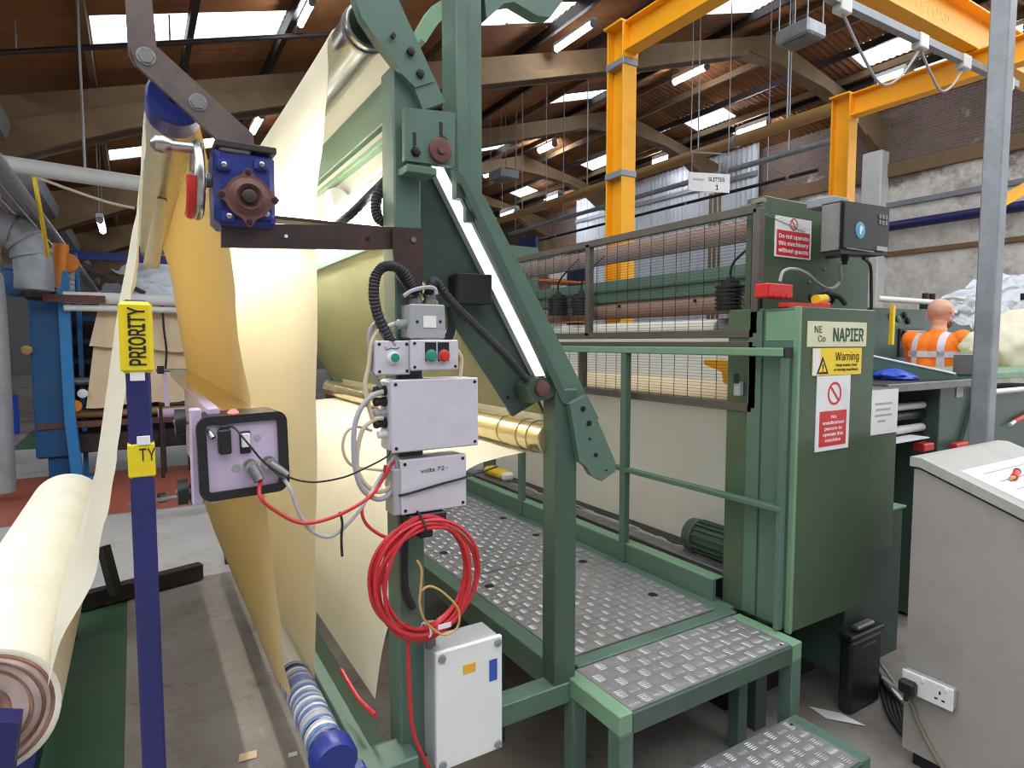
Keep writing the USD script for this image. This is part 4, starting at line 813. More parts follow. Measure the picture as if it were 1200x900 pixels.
wbx.add('top_conduit', rod((.625, 1.43, wbx.z1 - .005), (.625, 1.43, wbx.z1 + .06), .014, 14), M['steel_dull'])
cb = thing('mounting_box', 'small black square box on the dark green side plate', 'box', onY(555, 356, 1.50))
q0, q1 = onY(535, 320, 1.50), onY(575, 357, 1.50)
cb.add('casing', bx(q0[0], q1[0], 1.50, 1.555, q1[2], q0[2], .005), M['black']); cb.add('lid', bx(q0[0] - .001, q1[0] + .001, 1.494, 1.4995, q1[2] - .001, q0[2] + .001, .002), M['black'])
# hoses and cables: each one a thing
def cable(name, label, pts, r, m, group=None, ripple=0, per=8, n=8):
    return solo(name, label, 'hose' if 'hose' in name else 'cable', wire(pts, r, n, per, ripple=ripple), M[m], smooth=40, group=group)
Yp = lambda y, *pts: [onY(a, b, y) for a, b in pts]
cable('ribbed_hose', 'black ribbed hose looping left of the small grey isolator box', [*Yp(1.425, (488, 348), (482, 334)), *Yp(1.42, (470, 316), (452, 312), (441, 322), (438, 345), (443, 370), (455, 395), (462, 405))], .0125, 'rubber', ripple=.09, per=12)
cable('ribbed_hose', 'black ribbed hose running down the sloping side plate to the lower hub', [*Yp(1.425, (502, 346), (506, 333)), *Yp(1.45, (512, 332), (530, 355), (560, 385), (590, 415)), *Yp(1.47, (610, 438), (618, 446))], .012, 'rubber', ripple=.09, per=12)
cable('ribbed_hose', 'thick black ribbed hose curling beside the lit inspection panel', [onY(455, 262, 1.56), onY(443, 255, 1.56), onY(441, 235, 1.57), onY(452, 212, 1.58), onY(470, 200, 1.60)], .014, 'rubber', ripple=.09, per=12)
cable('ribbed_hose', 'black hose following the lamp along the inspection panel', [onY(458, 206, 1.58), onY(440, 222, 1.66), onX(412, 250, .49), onX(384, 272, .49)], .012, 'rubber', ripple=.07, per=12)
cable('hose', 'black hose curving behind the isolator box', Yp(1.49, (527, 360), (528, 385), (522, 400)), .014, 'rubber')
cable('grey_cable', 'grey cable looping from the upper glands of the widest box', Yp(1.425, (449, 459), (436, 464), (422, 480), (415, 505), (416, 545), (424, 572), (442, 585), (458, 577), (466, 555), (462, 534)), .0062, 'grey_cable')
cable('cream_cable', 'cream cable hanging from the lower glands of the widest box', Yp(1.43, (449, 490), (438, 492), (424, 506), (418, 540), (424, 562), (440, 576), (455, 572), (462, 556)), .0055, 'cream_cable')
cable('cream_cable', 'cream cable from the isolator gland down behind the selector box', Yp(1.43, (466, 378), (448, 386), (437, 398), (432, 430), (428, 450), (431, 470), (436, 490)), .0055, 'cream_cable')
cable('grey_cable', 'grey cable arching over the left of the selector box', Yp(1.44, (455, 398), (450, 382), (440, 380), (433, 392), (435, 425), (441, 445), (446, 455)), .006, 'grey_cable')
cable('cream_cable', 'thin cream cable loop at the far left of the boxes', Yp(1.44, (436, 505), (418, 500), (405, 508), (402, 528), (412, 545), (436, 550), (456, 552)), .0035, 'cream_cable')
cable('cream_cable', 'short cream cable right of the push button box', Yp(1.44, (536, 410), (541, 420), (540, 438), (538, 446)), .0045, 'cream_cable')
cable('red_cable', 'red cable sagging from the black framed box to the column', [sbp(.030, -.052, .02), *Yp(1.36, (305, 582), (325, 600), (355, 613), (390, 606), (425, 588)), *Yp(1.42, (445, 568), (452, 545))], .0042, 'red_cable')
cable('grey_cable', 'grey cable sagging below the red one from the black framed box', [sbp(.072, -.052, .02), *Yp(1.37, (340, 573), (350, 600), (365, 622), (390, 628), (420, 600)), *Yp(1.42, (442, 565), (458, 540))], .0042, 'grey_cable')
cable('thin_cable', 'thin black wire from the black plug across the cloth', [sbp(-.036, .062, .012), sbp(-.02, .064, .02), *Yp(1.37, (290, 519), (310, 542), (335, 558), (365, 565), (400, 560), (425, 550)), *Yp(1.40, (452, 536), (458, 528))], .0022, 'rubber')
cable('red_cable', 'red cable dropping from the boxes to the coil', Yp(1.42, (462, 540), (440, 575), (425, 592), (428, 612), (446, 627), (465, 632)), .0042, 'red_cable')
cable('thin_cable', 'knotted black tie hanging under the sagging cables', Yp(1.36, (398, 600), (401, 612), (400, 632), (401, 652)), .003, 'rubber')
# the coil of red cable: a bundle of turns, and its hanging tail
cc = onY(499, 676, 1.385)
coil = thing('cable_coil', 'coil of red cable hung on the green column below the boxes', 'cable coil', cc - (0, 0, .15))
r3_ = np.random.default_rng(11)
for k in range(9):
    R, R2 = .128 + r3_.uniform(-.018, .016), .145 + r3_.uniform(-.016, .012); o = np.array([r3_.uniform(-.01, .006), r3_.uniform(-.018, .018), r3_.uniform(-.008, .008)])
    tt = np.linspace(0, 2 * math.pi, 25)[:-1]; ph = r3_.uniform(0, 6)
    coil.add('turn', wire([cc + o + (R * math.cos(t) * (1 + .02 * math.sin(2 * t + ph)), .006 * math.sin(t * 2 + ph), R2 * math.sin(t)) for t in tt], .0048, 7, 2, True), M['red_cable'])
coil.add('tie', wire([cc + (x, y, z) for x, y, z in ((-.012, -.02, .118), (-.012, -.026, .140), (-.012, .02, .162), (-.012, .026, .13))], .003, 6, 4, True), M['rubber'])
coil.add('tie', wire([cc + (x, y, z) for x, y, z in ((.0, -.02, -.118), (.0, -.026, -.14), (.0, .02, -.162), (.0, .026, -.13))], .003, 6, 4, True), M['white'])
coil.add('tag', bx(cc[0] + .02, cc[0] + .055, cc[1] - .028, cc[1] - .026, cc[2] - .13, cc[2] - .118), M['paper'])
cable('tan_cord', 'thin tan cord looped through the red cable coil', Yp(1.352, (489, 657), (494, 668), (493, 690), (492, 710), (500, 730), (520, 744), (536, 735), (537, 714), (520, 695), (504, 687), (494, 692)), .003, 'tan')
cable('red_cable', 'red cable running straight down beside the tall white box', Yp(1.40, (478, 730), (479, 790), (483, 850), (495, 885), (505, 905)), .005, 'red_cable')
cable('black_cable', 'black cable running down behind the red coil', Yp(1.452, (476, 612), (474, 640), (475, 690), (484, 712)), .010, 'rubber')
cable('red_cable', 'red and black cable along the base rail at the foot of the cloth', [onY(400, 785, 1.75), onY(420, 818, 1.62), onY(440, 838, 1.5)], .006, 'red_cable')
bo = solo('column_bracket', 'dark bracket under the lower junction box', 'bracket', [bx(.56, .66, 1.40, 1.458, jl.z0 - .03, jl.z0 - .004, .003), bx(.60, .635, 1.43, 1.459, jl.z0 - .075, jl.z0 - .03, .003)], M['dark_metal'])

# ================================================================== NAPPING MACHINE: CABINETS, SIGNS, GUARD, ROLLERS
CY = 1.315; CX = 1.98
nm_ = thing('napping_machine', 'large green napping machine with mesh guard, cabinets and brown wire rollers', 'machine', (2.6, 2.6, 0))
nm_.add('front_cabinet', bx(CX, 2.462, CY, 1.62, .50, 1.675, .004), M['green_cab'])
nm_.add('side_panel', bx(CX - .006, CX, CY + .012, 1.452, .51, 1.67, .002), M['green']); nm_.add('side_panel', bx(CX - .006, CX, 1.462, 1.52, .51, 1.665, .002), M['green'])
q0, q1 = onX(895, 367, CX - .01), onX(932, 396, CX - .01); nm_.add('pale_patch', bx(CX - .0075, CX - .005, 1.33, 1.445, 1.555, 1.66, .001), M['green_light'], label='pale green upper side panel')
nm_.add('corner_strip', bx(CX - .012, CX + .004, CY - .006, CY + .016, .50, 1.675, .002), M['green_light'])
nm_.add('side_cabinet', bx(2.464, 2.665, CY + .004, 1.75, .70, 1.365, .004), M['green_cab'])
nm_.add('lower_cabinet', bx(2.51, 2.95, 1.42, 1.9, .13, .80, .004), M['green_dark']); nm_.add('lower_cabinet_top', bx(2.50, 2.96, 1.41, 1.91, .80, .812, .002), M['green_light'])
nm_.add('rear_panel', bx(2.07, onY(1018, 330, 1.535)[0], 1.535, 1.62, 1.675, 2.11, .004), M['green_cab'])
nm_.add('base_leg', bx(2.05, 2.12, 1.5, 1.6, 0, .5, .003), M['green_dark']); nm_.add('base_leg', bx(2.36, 2.45, 1.7, 1.8, 0, .5, .003), M['green_dark'])
nm_.add('base_frame', bx(2.06, 2.7, 1.66, 4.2, 0, .40), M['dark_metal'])  # machine base, brought forward to stand in for the darkness under the cabinet
for p in ((948, 331), (966, 315)): nm_.add('bolt', lathe(onY(*p, 1.535), (0, -1, 0), [(0, .008), (.006, .007)], 10), M['steel_dull'])
# signs
def sign(name, label, px0, px1, y, m='paper'):
    a, b = onY(*px0, y), onY(*px1, y); w, h = b[0] - a[0], a[2] - b[2]; o = np.array([a[0], y - .003, b[2]])
    t = thing(name, label, 'sign', ((a[0] + b[0]) / 2, y, b[2]))
    t.add('plate', bx(a[0], b[0], y - .003, y - .0005, b[2], a[2]), M[m]); t.w, t.h, t.o = w, h, o
    t.rect = lambda nm, u0, u1, v0, v1, mm, d=.0012: t.add(nm, bx(o[0] + u0 * w, o[0] + u1 * w, y - .003 - d, y - .0028, o[2] + v0 * h, o[2] + v1 * h), M[mm])
    t.txt = lambda s, u0, u1, v, hh, mm, bold=False, d=.0013: t.add('lettering', lettering(s, hh * h, (o[0] + u0 * w, y - .003 - d + .0008, o[2] + v * h), (1, 0, 0), (0, 0, 1), .0008, (u1 - u0) * w, bold), M[mm])
    def ring(u, v, r, mm):
        c = np.array([o[0] + u * w, y - .003, o[2] + v * h])
        t.add('prohibition_ring', placed(extr(Point(0, 0).buffer(r).difference(Point(0, 0).buffer(r * .80)).union(Polygon([(-r * .7, r * .55), (-r * .55, r * .7), (r * .7, -r * .55), (r * .55, -r * .7)])), .001), c, (1, 0, 0), (0, 0, 1)), M[mm])
    t.ring = ring
    return t
s1 = sign('name_plate', 'cream name plate with large dark green capitals on the green cabinet', (946, 376), (1014, 406), CY, 'sign_cream')
s1.txt('NAPIER', .40, .93, .22, .52, 'ink_green', True); s1.txt('NE', .10, .22, .55, .26, 'ink_green'); s1.txt('Co', .16, .28, .20, .24, 'ink_green')
s2 = sign('warning_sign', 'yellow Warning sign with a black triangle below the name plate', (952, 408), (1008, 438), CY - .0005, 'sign_yellow')
s2.rect('white_corner', .0, .14, .02, .98, 'paper', .0006)
cx_, cz_ = s2.o[0] + .18 * s2.w, s2.o[2] + .1 * s2.h; tri = lambda k: Polygon([(-k * .5, 0), (k * .5, 0), (0, k * .87)])
s2.add('triangle', placed(extr(tri(.066).buffer(.002), .0012), (cx_ + .004, CY - .0035, cz_ - .002), (1, 0, 0), (0, 0, 1)), M['ink']); s2.add('triangle_face', placed(extr(tri(.046), .0018), (cx_ + .004, CY - .0035, cz_ + .003), (1, 0, 0), (0, 0, 1)), M['sign_yellow'])
s2.add('exclamation_mark', placed(extr(Polygon([(-.003, .011), (.003, .011), (.004, .03), (-.004, .03)]).union(Point(0, .006).buffer(.003)), .0024), (cx_ + .004, CY - .0035, cz_ + .002), (1, 0, 0), (0, 0, 1)), M['ink'])
s2.txt('Warning', .44, .93, .54, .30, 'ink'); s2.txt('Keep hands clear', .46, .90, .32, .10, 'ink'); s2.txt('of moving machinery', .42, .93, .15, .10, 'ink')
s3 = sign('prohibition_sign', 'tall white and red prohibition sign below the yellow Warning sign', (957, 441), (993, 524), CY)
s3.ring(.52, .76, .043, 'sign_red'); s3.rect('red_panel', .1, .9, .06, .53, 'sign_red')
for k, (s_, a, b) in enumerate((('No', .42, .58), ('unauthorised', .18, .82), ('person to', .24, .76), ('operate this', .2, .8), ('machine', .27, .73))): s3.txt(s_, a, b, .43 - .078 * k, .042, 'paper', True, .002)
s4 = sign('prohibition_sign', 'white and red sign about operating without guards on the upper panel', (908, 252), (949, 305), 1.535)
s4.ring(.5, .84, .024, 'sign_red'); s4.rect('red_panel', .05, .95, .04, .66, 'sign_red')
for k, s_ in enumerate(('Do not operate', 'this machinery', 'without guards')): s4.txt(s_, .09, .91, .47 - .175 * k, .10, 'paper', True, .002)
s5 = sign('notice', 'crumpled white paper notice on the side cabinet right of the prohibition sign', (1016, 458), (1050, 506), CY + .0035)
for k, (a, b) in enumerate(((.25, .8), (.28, .75), (.25, .8), (.35, .6))): s5.rect('print_line', a, b, .66 - .13 * k, .71 - .13 * k, 'grey_cable', .0004)
# control unit on the upper panel
cu = thing('inverter_unit', 'black wall control unit with a round blue badge on the upper green panel', 'control unit', (2.36, 1.4, 1.88))
yf0, yb0 = 1.30, 1.385
cu.add('casing', prism_xz([(2.198, 1.872), (2.515, 1.888), (2.51, 2.072), (2.198, 2.062)], yf0 + .008, yb0), M['black'])
cu.add('side_plate', bx(2.190, 2.199, yf0 + .012, yb0 - .004, 1.885, 2.055, .002), M['steel_dull']); cu.add('front_cover', prism_xz([(2.204, 1.893), (2.40, 1.90), (2.40, 2.060), (2.204, 2.055)], yf0, yf0 + .009), M['black'])
cu.add('side_module', prism_xz([(2.404, 1.90), (2.507, 1.903), (2.505, 2.064), (2.404, 2.060)], yf0 + .002, yf0 + .010), M['black'])
bcx = onY(1008, 270, yf0)
bd = cu.add('badge', lathe(bcx, (0, -1, 0), [(0, .031), (.002, .030), (.003, .026)], 24), M['teal'], label='round blue badge'); bd.add('badge_mark', placed(extr(Polygon([(-.006, -.016), (.001, -.016), (.006, .0), (.012, .002), (.010, .014), (-.004, .017), (-.009, .006)]), .002), bcx - (0, .002, 0), (1, 0, 0), (0, 0, 1)), M['white'])
for r_ in range(2):
    for c_ in range(3): cu.add('key', bx(2.432 + .022 * c_, 2.447 + .022 * c_, yf0 - .001, yf0 + .004, 2.02 - .022 * r_, 2.036 - .022 * r_, .001), M['steel_dull'])
a, b = onY(1028, 288, yf0), onY(1040, 295, yf0); cu.add('label', bx(a[0], b[0], yf0 + .0005, yf0 + .003, b[2], a[2]), M['grey_box'])
a, b = onY(992, 293, yf0), onY(1024, 295, yf0); cu.add('bright_edge', bx(a[0], b[0], yf0 - .001, yf0 + .002, b[2] - .002, b[2] + .002), M['steel'])
cu.add('mount_rail', bx(2.47, 2.51, yb0, 1.5345, 1.90, 2.05, .003), M['dark_metal']); cu.add('top_bracket', bx(2.23, 2.33, 1.36, 1.47, 2.062, 2.095, .003), M['galv'])
cu.add('gland', lathe((2.30, 1.35, 1.878), (0, 0, -1), [(0, .014), (.02, .014), (.022, .010), (.035, .010)], 12), M['black'])
cable('grey_cable', 'grey cable dipping from the control unit to the red emergency box', [(2.30, 1.37, 1.845), *Yp(1.45, (985, 328), (975, 338), (962, 334), (945, 320), (930, 315), (918, 318), (914, 330))], .006, 'grey_cable')
cable('black_cable', 'black cable hanging at the right of the control unit', [(2.46, 1.37, 1.88), *Yp(1.40, (1020, 312), (1021, 340), (1021, 372))], .006, 'rubber')
rbx = thing('emergency_box', 'red emergency stop box at the hinge of the mesh guard', 'box', onY(913, 340, 1.40))
a, b = onY(901, 331, 1.40), onY(929, 350, 1.40); rbx.add('casing', bx(a[0], b[0], 1.405, 1.46, b[2], a[2], .005), M['red']); rbx.add('lid', bx(a[0] + .002, b[0] - .002, 1.398, 1.4045, b[2] + .002, a[2] - .002, .003), M['red'])
for q in (.25, .5, .75): rbx.add('lid_rib', bx(a[0] + (b[0] - a[0]) * q - .004, a[0] + (b[0] - a[0]) * q + .004, 1.395, 1.399, b[2] + .002, b[2] + .02, .001), M['red'])
tr_ = thing('red_tray', 'flat red plastic tool lying on the cabinet top beside a yellow plug', 'tool', (2.05, 1.4, 1.675))
a, b = onY(918, 360, 1.38), onY(966, 352, 1.38); tr_.add('blade', prism_xy([(a[0], 1.36), (b[0], 1.36), (b[0], 1.40), (a[0] + .05, 1.42), (a[0], 1.40)], 1.676, 1.692), M['red']); tr_.add('handle', bx(b[0] - .03, b[0] + .03, 1.37, 1.395, 1.678, 1.70, .004), M['red'])
pc = onY(962, 354, 1.40); pgt = thing('yellow_plug', 'yellow cable plug on the cabinet top', 'plug', pc)
pgt.add('body', rod((pc[0] - .035, 1.40, 1.71), (pc[0] + .025, 1.40, 1.715), .019, 14), M['yellow_plast']); pgt.add('gland', rod((pc[0] + .025, 1.40, 1.715), (pc[0] + .055, 1.41, 1.712), .014, 12), M['black'])
cable('black_cable', 'heap of black cable coiled on the cabinet top under the control unit', [(pc[0] + .05, 1.41, 1.712), (2.22, 1.43, 1.72), (2.27, 1.42, 1.745), (2.33, 1.44, 1.75), (2.40, 1.45, 1.73), (2.41, 1.48, 1.70), (2.33, 1.46, 1.69), (2.26, 1.44, 1.70), (2.28, 1.47, 1.735), (2.36, 1.42, 1.735), (2.40, 1.40, 1.70)], .010, 'rubber')
# mesh guard: two hinged frames with welded mesh
GX = 1.99
mg = nm_
def mesh_guard(y0, y1, z0, z1, posts, name):
    s = .016
    for z in (z0, z1): mg.add('guard_bar', bx(GX - s, GX + s, y0, y1, z - s, z + s, .002), M['guard'])
    for y in posts: mg.add('guard_bar', bx(GX - s, GX + s, y - s, y + s, z0, z1, .002), M['guard'])
    w = []
    for z in np.arange(z0 + .02, z1 - .005, .0127): w.append(bar((GX, y0, z), (GX, y1, z), .0012, .0012))
    for y in np.arange(y0 + .03, y1, .076): w.append(bar((GX + .002, y, z0), (GX + .002, y, z1), .002, .002))
    mg.add('wire_mesh', w, M['dark_metal'], smooth=False, kind='stuff')
mesh_guard(1.50, 4.05, 1.582, 2.045, (1.50, 2.5, 3.5, 4.05), 'upper'); mesh_guard(1.50, 4.05, 1.30, 1.536, (1.50, 2.55, 3.5), 'lower')
w = []
for k in range(13): x = GX + .015 + k * .025; w.append(bar((x, 1.50, 2.045 - .004 * k), (x, 4.05, 2.045 - .004 * k), .0013, .0013))
for y in np.arange(1.53, 4.05, .0508): w.append(bar((GX, y, 2.05), (GX + .33, y, 1.993), .0016, .0016))
mg.add('wire_mesh', w, M['galv'], smooth=False, kind='stuff')
nm_.add('hinge', rod((1.99, 1.49, 1.66), (1.99, 1.49, 1.72), .014, 10), M['black'])
a = onX(876, 452, GX - .02); lt_ = nm_.add('latch', bx(GX - .04, GX - .016, 1.535, 1.565, 1.345, 1.40, .003), M['grey_box']); lt_.add('latch_knob', bx(GX - .05, GX - .04, 1.535, 1.56, 1.395, 1.43, .003), M['black'])
for p in ((888, 236), (874, 243)): nm_.add('guard_hinge_pin', rod(onX(*p, GX) - (0, .03, 0), onX(*p, GX) + (0, .02, 0), .010, 8), M['steel'])
# inside the machine
def ycyl(x, z, r, y0, y1, prof=None, n=24): return lathe((x, y0, z), (0, 1, 0), prof or [(0, r * .9), (.005, r), (y1 - y0 - .005, r), (y1 - y0, r * .9)], n)
nm_.add('wire_roller', ycyl(2.60, 2.10, .055, 1.95, 4.1), M['brown_roll'], label='brown wire covered roller'); nm_.add('wire_roller', ycyl(2.60, 1.745, .05, 1.95, 4.1), M['brown_roll'])
nm_.add('wire_roller', ycyl(2.52, 1.345, .05, 1.8, 4.1), M['brown_roll'])
nm_.add('cross_beam', bx(2.56, 2.66, 1.75, 4.1, 1.80, 1.935, .004), M['green']); nm_.add('beam_lip', bx(2.545, 2.57, 1.75, 4.1, 1.865, 1.875), M['green_dark'])
for y in (2.3, 2.9, 3.6): nm_.add('beam_bolt', lathe((2.545, y, 1.77), (-1, 0, 0), [(0, .01), (.008, .009)], 8), M['bolt'])
nm_.add('cloth_roller', ycyl(2.50, 1.61, .056, 2.09, 4.1), M['cloth_white'], label='white cloth passing over the front roller')
nm_.add('roller_end', ycyl(2.50, 1.61, .060, 1.84, 2.085), M['steel_dull'], label='bare grey roller end')
nm_.add('side_frame', bx(2.3, 2.76, 4.12, 4.2, .1, 2.3), M['green']); nm_.add('side_frame', bx(2.70, 2.76, 1.63, 1.72, .3, 2.05), M['green_dark'])
for y, z, x in ((1.99, 1.76, 2.44), (3.17, 1.78, 2.46), (3.43, 1.79, 2.46)):
    mo = nm_.add('motor', lathe((x, y, z - .06), (0, 0, 1), [(0, .03), (0, .062), (.12, .062), (.125, .045), (.14, .045), (.14, .018), (.16, .016)], 18), M['black'], label='black finned motor')
    for k in range(6): mo.add('fin', lathe((x, y, z - .05 + .02 * k), (0, 0, 1), [(0, .06), (0, .070), (.008, .070), (.008, .06)], 18), M['black'])
    mo.add('cable_stub', wire([(x, y, z + .09), (x - .01, y - .02, z + .16), (x - .01, y - .1, z + .22), (x + .02, y - .2, z + .30)], .006, 6), M['rubber'])
nm_.add('yellow_guard', prism_yz([(1.70, 1.47), (1.93, 1.47), (1.93, 1.45), (1.83, 1.42), (1.82, 1.37), (1.70, 1.35)], 2.20, 2.26), M['crane'], label='yellow painted bracket')
# hanging cloth inside
cl2 = thing('machine_cloth', 'pale cloth sheet hanging down inside the napping machine below the mesh guard', 'cloth', (2.3, 2.9, .5))
cl2.add('sheet', web([(2.42, 1.60), (2.39, 1.4), (2.345, 1.2), (2.335, .95), (2.33, .70), (2.32, .50)], seed=8, y0=1.80, y1=4.05, amp=.006, wave_n=.006), M['cloth_white'], smooth=True)
cl2.add('fold', web([(2.40, 1.375), (2.36, 1.35), (2.30, 1.29), (2.34, 1.27)], seed=5, y0=1.82, y1=4.0, amp=.002, wave_n=.004), M['cloth_beige'], smooth=True)
# floor ledge with lint, at the foot of the sheet
# ledge
lg = thing('machine_ledge', 'dark dusty ledge along the foot of the hanging sheet', 'ledge', (2.12, 2.8, .4))
lg.add('beam', bx(2.07, 2.30, 1.63, 4.1, .47, .575, .006), M['dark_metal']); lg.add('top_rail', bx(2.05, 2.13, 1.63, 4.1, .575, .60, .004), M['steel_dull'])
r5 = np.random.default_rng(5)
lg.add('lint', [wire([(2.15 + r5.uniform(-.05, .05), y, .582), (2.15 + r5.uniform(-.05, .05), y + r5.uniform(.05, .2), .586), (2.15 + r5.uniform(-.05, .05), y + r5.uniform(.2, .5), .582)], .004, 5, 4) for y in r5.uniform(1.6, 3.6, 40)], M['grey_cable'], kind='stuff')
mt = thing('drive_motor', 'ribbed green drive motor low behind the walkway rail', 'motor', (2.2, 1.75, .63))
mt.add('body', lathe((2.18, 1.96, .66), (0, -1, 0), [(0, .05), (0, .075), (.05, .078), (.055, .066), (.28, .066), (.28, .03)], 26), M['green_dark']); mt.add('fan_cowl', lathe((2.18, 1.965, .66), (0, -1, 0), [(0, .045), (.004, .07), (.055, .079), (.055, .066)], 26), M['green'])
for k in range(18): t = 2 * math.pi * k / 18; mt.add('fin', bar((2.18 + .072 * math.cos(t), 1.905, .66 + .072 * math.sin(t)), (2.18 + .072 * math.cos(t), 1.70, .66 + .072 * math.sin(t)), .006, .016, (math.cos(t), 0, math.sin(t))), M['green_dark'])
mt.add('foot', bx(2.12, 2.24, 1.70, 1.85, .575, .60, .003), M['green_dark'])
yt = thing('yellow_bag', 'yellow and white package on the ledge seen under the roller', 'package', onZ(578, 552, .62))
c = onX(578, 552, 2.12); yt.add('pack', bx(2.10, 2.2, c[1] - .12, c[1] + .12, .602, .66, .02), M['yellow_plast']); yt.add('white_end', bx(2.105, 2.195, c[1] - .17, c[1] - .118, .602, .655, .015), M['paper'])

# ================================================================== CRANE FRAME, POST
cf = thing('crane_frame', 'yellow overhead crane frame of two columns and I beams', 'crane', (3.6, 3, 0))
zc = 3.65
for (p, w) in (((729, 38), .15), ((990, 118), .15)):
    b = onZ(*p, zc); d = .085
    for o in (-d + .006, d - .006): cf.add('column_flange', bx(b[0] - .06, b[0] + .06, b[1] + o - .006, b[1] + o + .006, 0, zc + .02, .002), M['crane'])
    cf.add('column_web', bx(b[0] - .005, b[0] + .005, b[1] - d + .01, b[1] + d - .01, 0, zc + .01), M['crane'])
    cf.add('cap_plate', bx(b[0] - .09, b[0] + .09, b[1] - .09, b[1] + .09, zc + .02, zc + .035, .002), M['crane'])
    cf.add('runway_beam', ibeam((b[0], b[1] - .08, zc - .07), (b[0], -1.5, zc - .07), .11, .19), M['crane'])
    cf.add('beam_end_plate', bx(b[0] - .07, b[0] + .07, b[1] - .088, b[1] - .078, zc - .20, zc + .03, .002), M['crane'])
    if p[0] == 729:
        for py in (78, 207): z = onY(729, py, b[1])[2]; cf.add('strap', bx(b[0] - .066, b[0] + .066, b[1] - d - .006, b[1] + d + .006, z - .022, z + .022, .004), M['galv'], label='grey strap round the column')
    cf.add('base_plate', bx(b[0] - .15, b[0] + .15, b[1] - .15, b[1] + .15, 0, .02), M['crane'])
cA, cB = onZ(1010, 2, zc + .05), onZ(1150, 62, zc + .05); yc_ = (cA[1] + cB[1]) / 2
cf.add('cross_beam', ibeam((2.6, yc_, zc + .18), (7.4, yc_, zc + .18), .16, .30, .016, .012), M['crane'])
tx = onY(1068, 10, yc_ - .01); cf.add('load_marking', lettering('SAFE LOAD', .07, (tx[0] - .1, yc_ - .0068, zc + .15), (1, 0, 0), (0, 0, 1), .0006, .62), M['load_text'], label='faint painted lettering on the cross beam', kind='stuff')
ja, jb_ = onY(1168, 240, 4.6), onY(1215, 212, 4.6)
jib = thing('jib', 'yellow jib beam at the right edge beyond the grey post', 'jib', jb_); jib.add('beam', ibeam(ja, jb_ + (jb_ - ja) * 2, .10, .16), M['crane']); jib.add('mast', bx(jb_[0] + .55, jb_[0] + .7, 4.52, 4.68, 0, jb_[2] + .5, .01), M['crane'])
fr_ = thing('feed_rail', 'grey festoon rail with looping cable under the yellow cross beam', 'rail', at(1060, 50, 4.2))
rA, rB = onY(960, -12, yc_ - .25), onY(1200, 95, yc_ - .25); zr_ = rA[2]
rA, rB = onZ(970, -5, 3.42), onZ(1190, 100, 3.42); fr_.add('rail', bar(rA, rB, .045, .045), M['galv'])
for k, f in enumerate((.06, .42, .66, .94)):
    p = rA + (rB - rA) * f; fr_.add('trolley', bx(p[0] - .05, p[0] + .05, p[1] - .03, p[1] + .03, p[2] - .06, p[2] + .03, .006), M['white_paint'])
for f, g, s in ((.06, .42, .30), (.42, .66, .2)):
    a, b = rA + (rB - rA) * f - (0, 0, .05), rA + (rB - rA) * g - (0, 0, .05); m_ = (a + b) / 2 - (0, 0, s)
    fr_.add('festoon_cable', wire([a, a * .75 + b * .25 - (0, 0, s * .6), m_, a * .25 + b * .75 - (0, 0, s * .7), b], .008, 7), M['grey_cable'])
gp_ = thing('steel_post', 'plain grey square steel post behind the control desk', 'post', (3.02, 1.22, 0))
pc_ = onY(1161, 300, 1.25); gp_.add('shaft', bx(pc_[0] - .037, pc_[0] + .037, 1.213, 1.287, .0, 3.8, .006), M['galv']); gp_.add('base_plate', bx(pc_[0] - .1, pc_[0] + .1, 1.15, 1.35, 0, .015, .003), M['galv'])

# ================================================================== CONTROL DESK
kd = thing('control_desk', 'grey painted control desk with a sloping lid at the right edge', 'desk', (2.7, .7, 0))
kx0, kx1 = 2.362, 3.05
kd.add('body', prism_yz([(1.105, .06), (1.105, 1.098), (1.085, 1.098), (.30, .805), (.30, .06)], kx0, kx1), M['console'])
kd.add('plinth', bx(kx0 + .03, kx1 - .03, .33, 1.08, 0, .06), M['black'])
kd.add('lid', prism_yz([(1.115, 1.108), (1.115, 1.142), (1.08, 1.142), (.285, .846), (.285, .812), (1.082, 1.108)], kx0 - .012, kx1 + .012), M['console_top'])
sl = np.array([0, 1.08 - .285, 1.142 - .846]); sl /= np.linalg.norm(sl); nrm = np.array([0, -sl[2], sl[1]])
def lidp(x, s, h=0.0): return np.array([x, .285, .846]) + sl * s + nrm * h
kd.add('display_panel', bar(lidp(2.70, .28, .0015), lidp(2.70, .742, .0015), .58, .004, nrm), M['paper'], label='white printed panel on the lid')
for k in range(4): kd.add('print_line', bar(lidp(2.66, .70 - .05 * k, .004), lidp(2.66, .706 - .05 * k, .004), .34, .001, nrm), M['grey_cable'])
hs = lidp(2.59, .65, .012); hx = thing('red_hook', 'small red handled tool lying on the white panel of the control desk', 'tool', hs)
hh = onY(1195, 560, .93)
hx.add('handle', rod(lidp(2.57, .645, .015), lidp(2.635, .662, .017), .011, 12), M['red']); hx.add('jaw', rod(lidp(2.57, .645, .015), lidp(2.545, .646, .012), .007, 10), M['tan']); hx.add('grip_end', rod(lidp(2.635, .662, .017), lidp(2.655, .668, .015), .012, 12), M['black'])
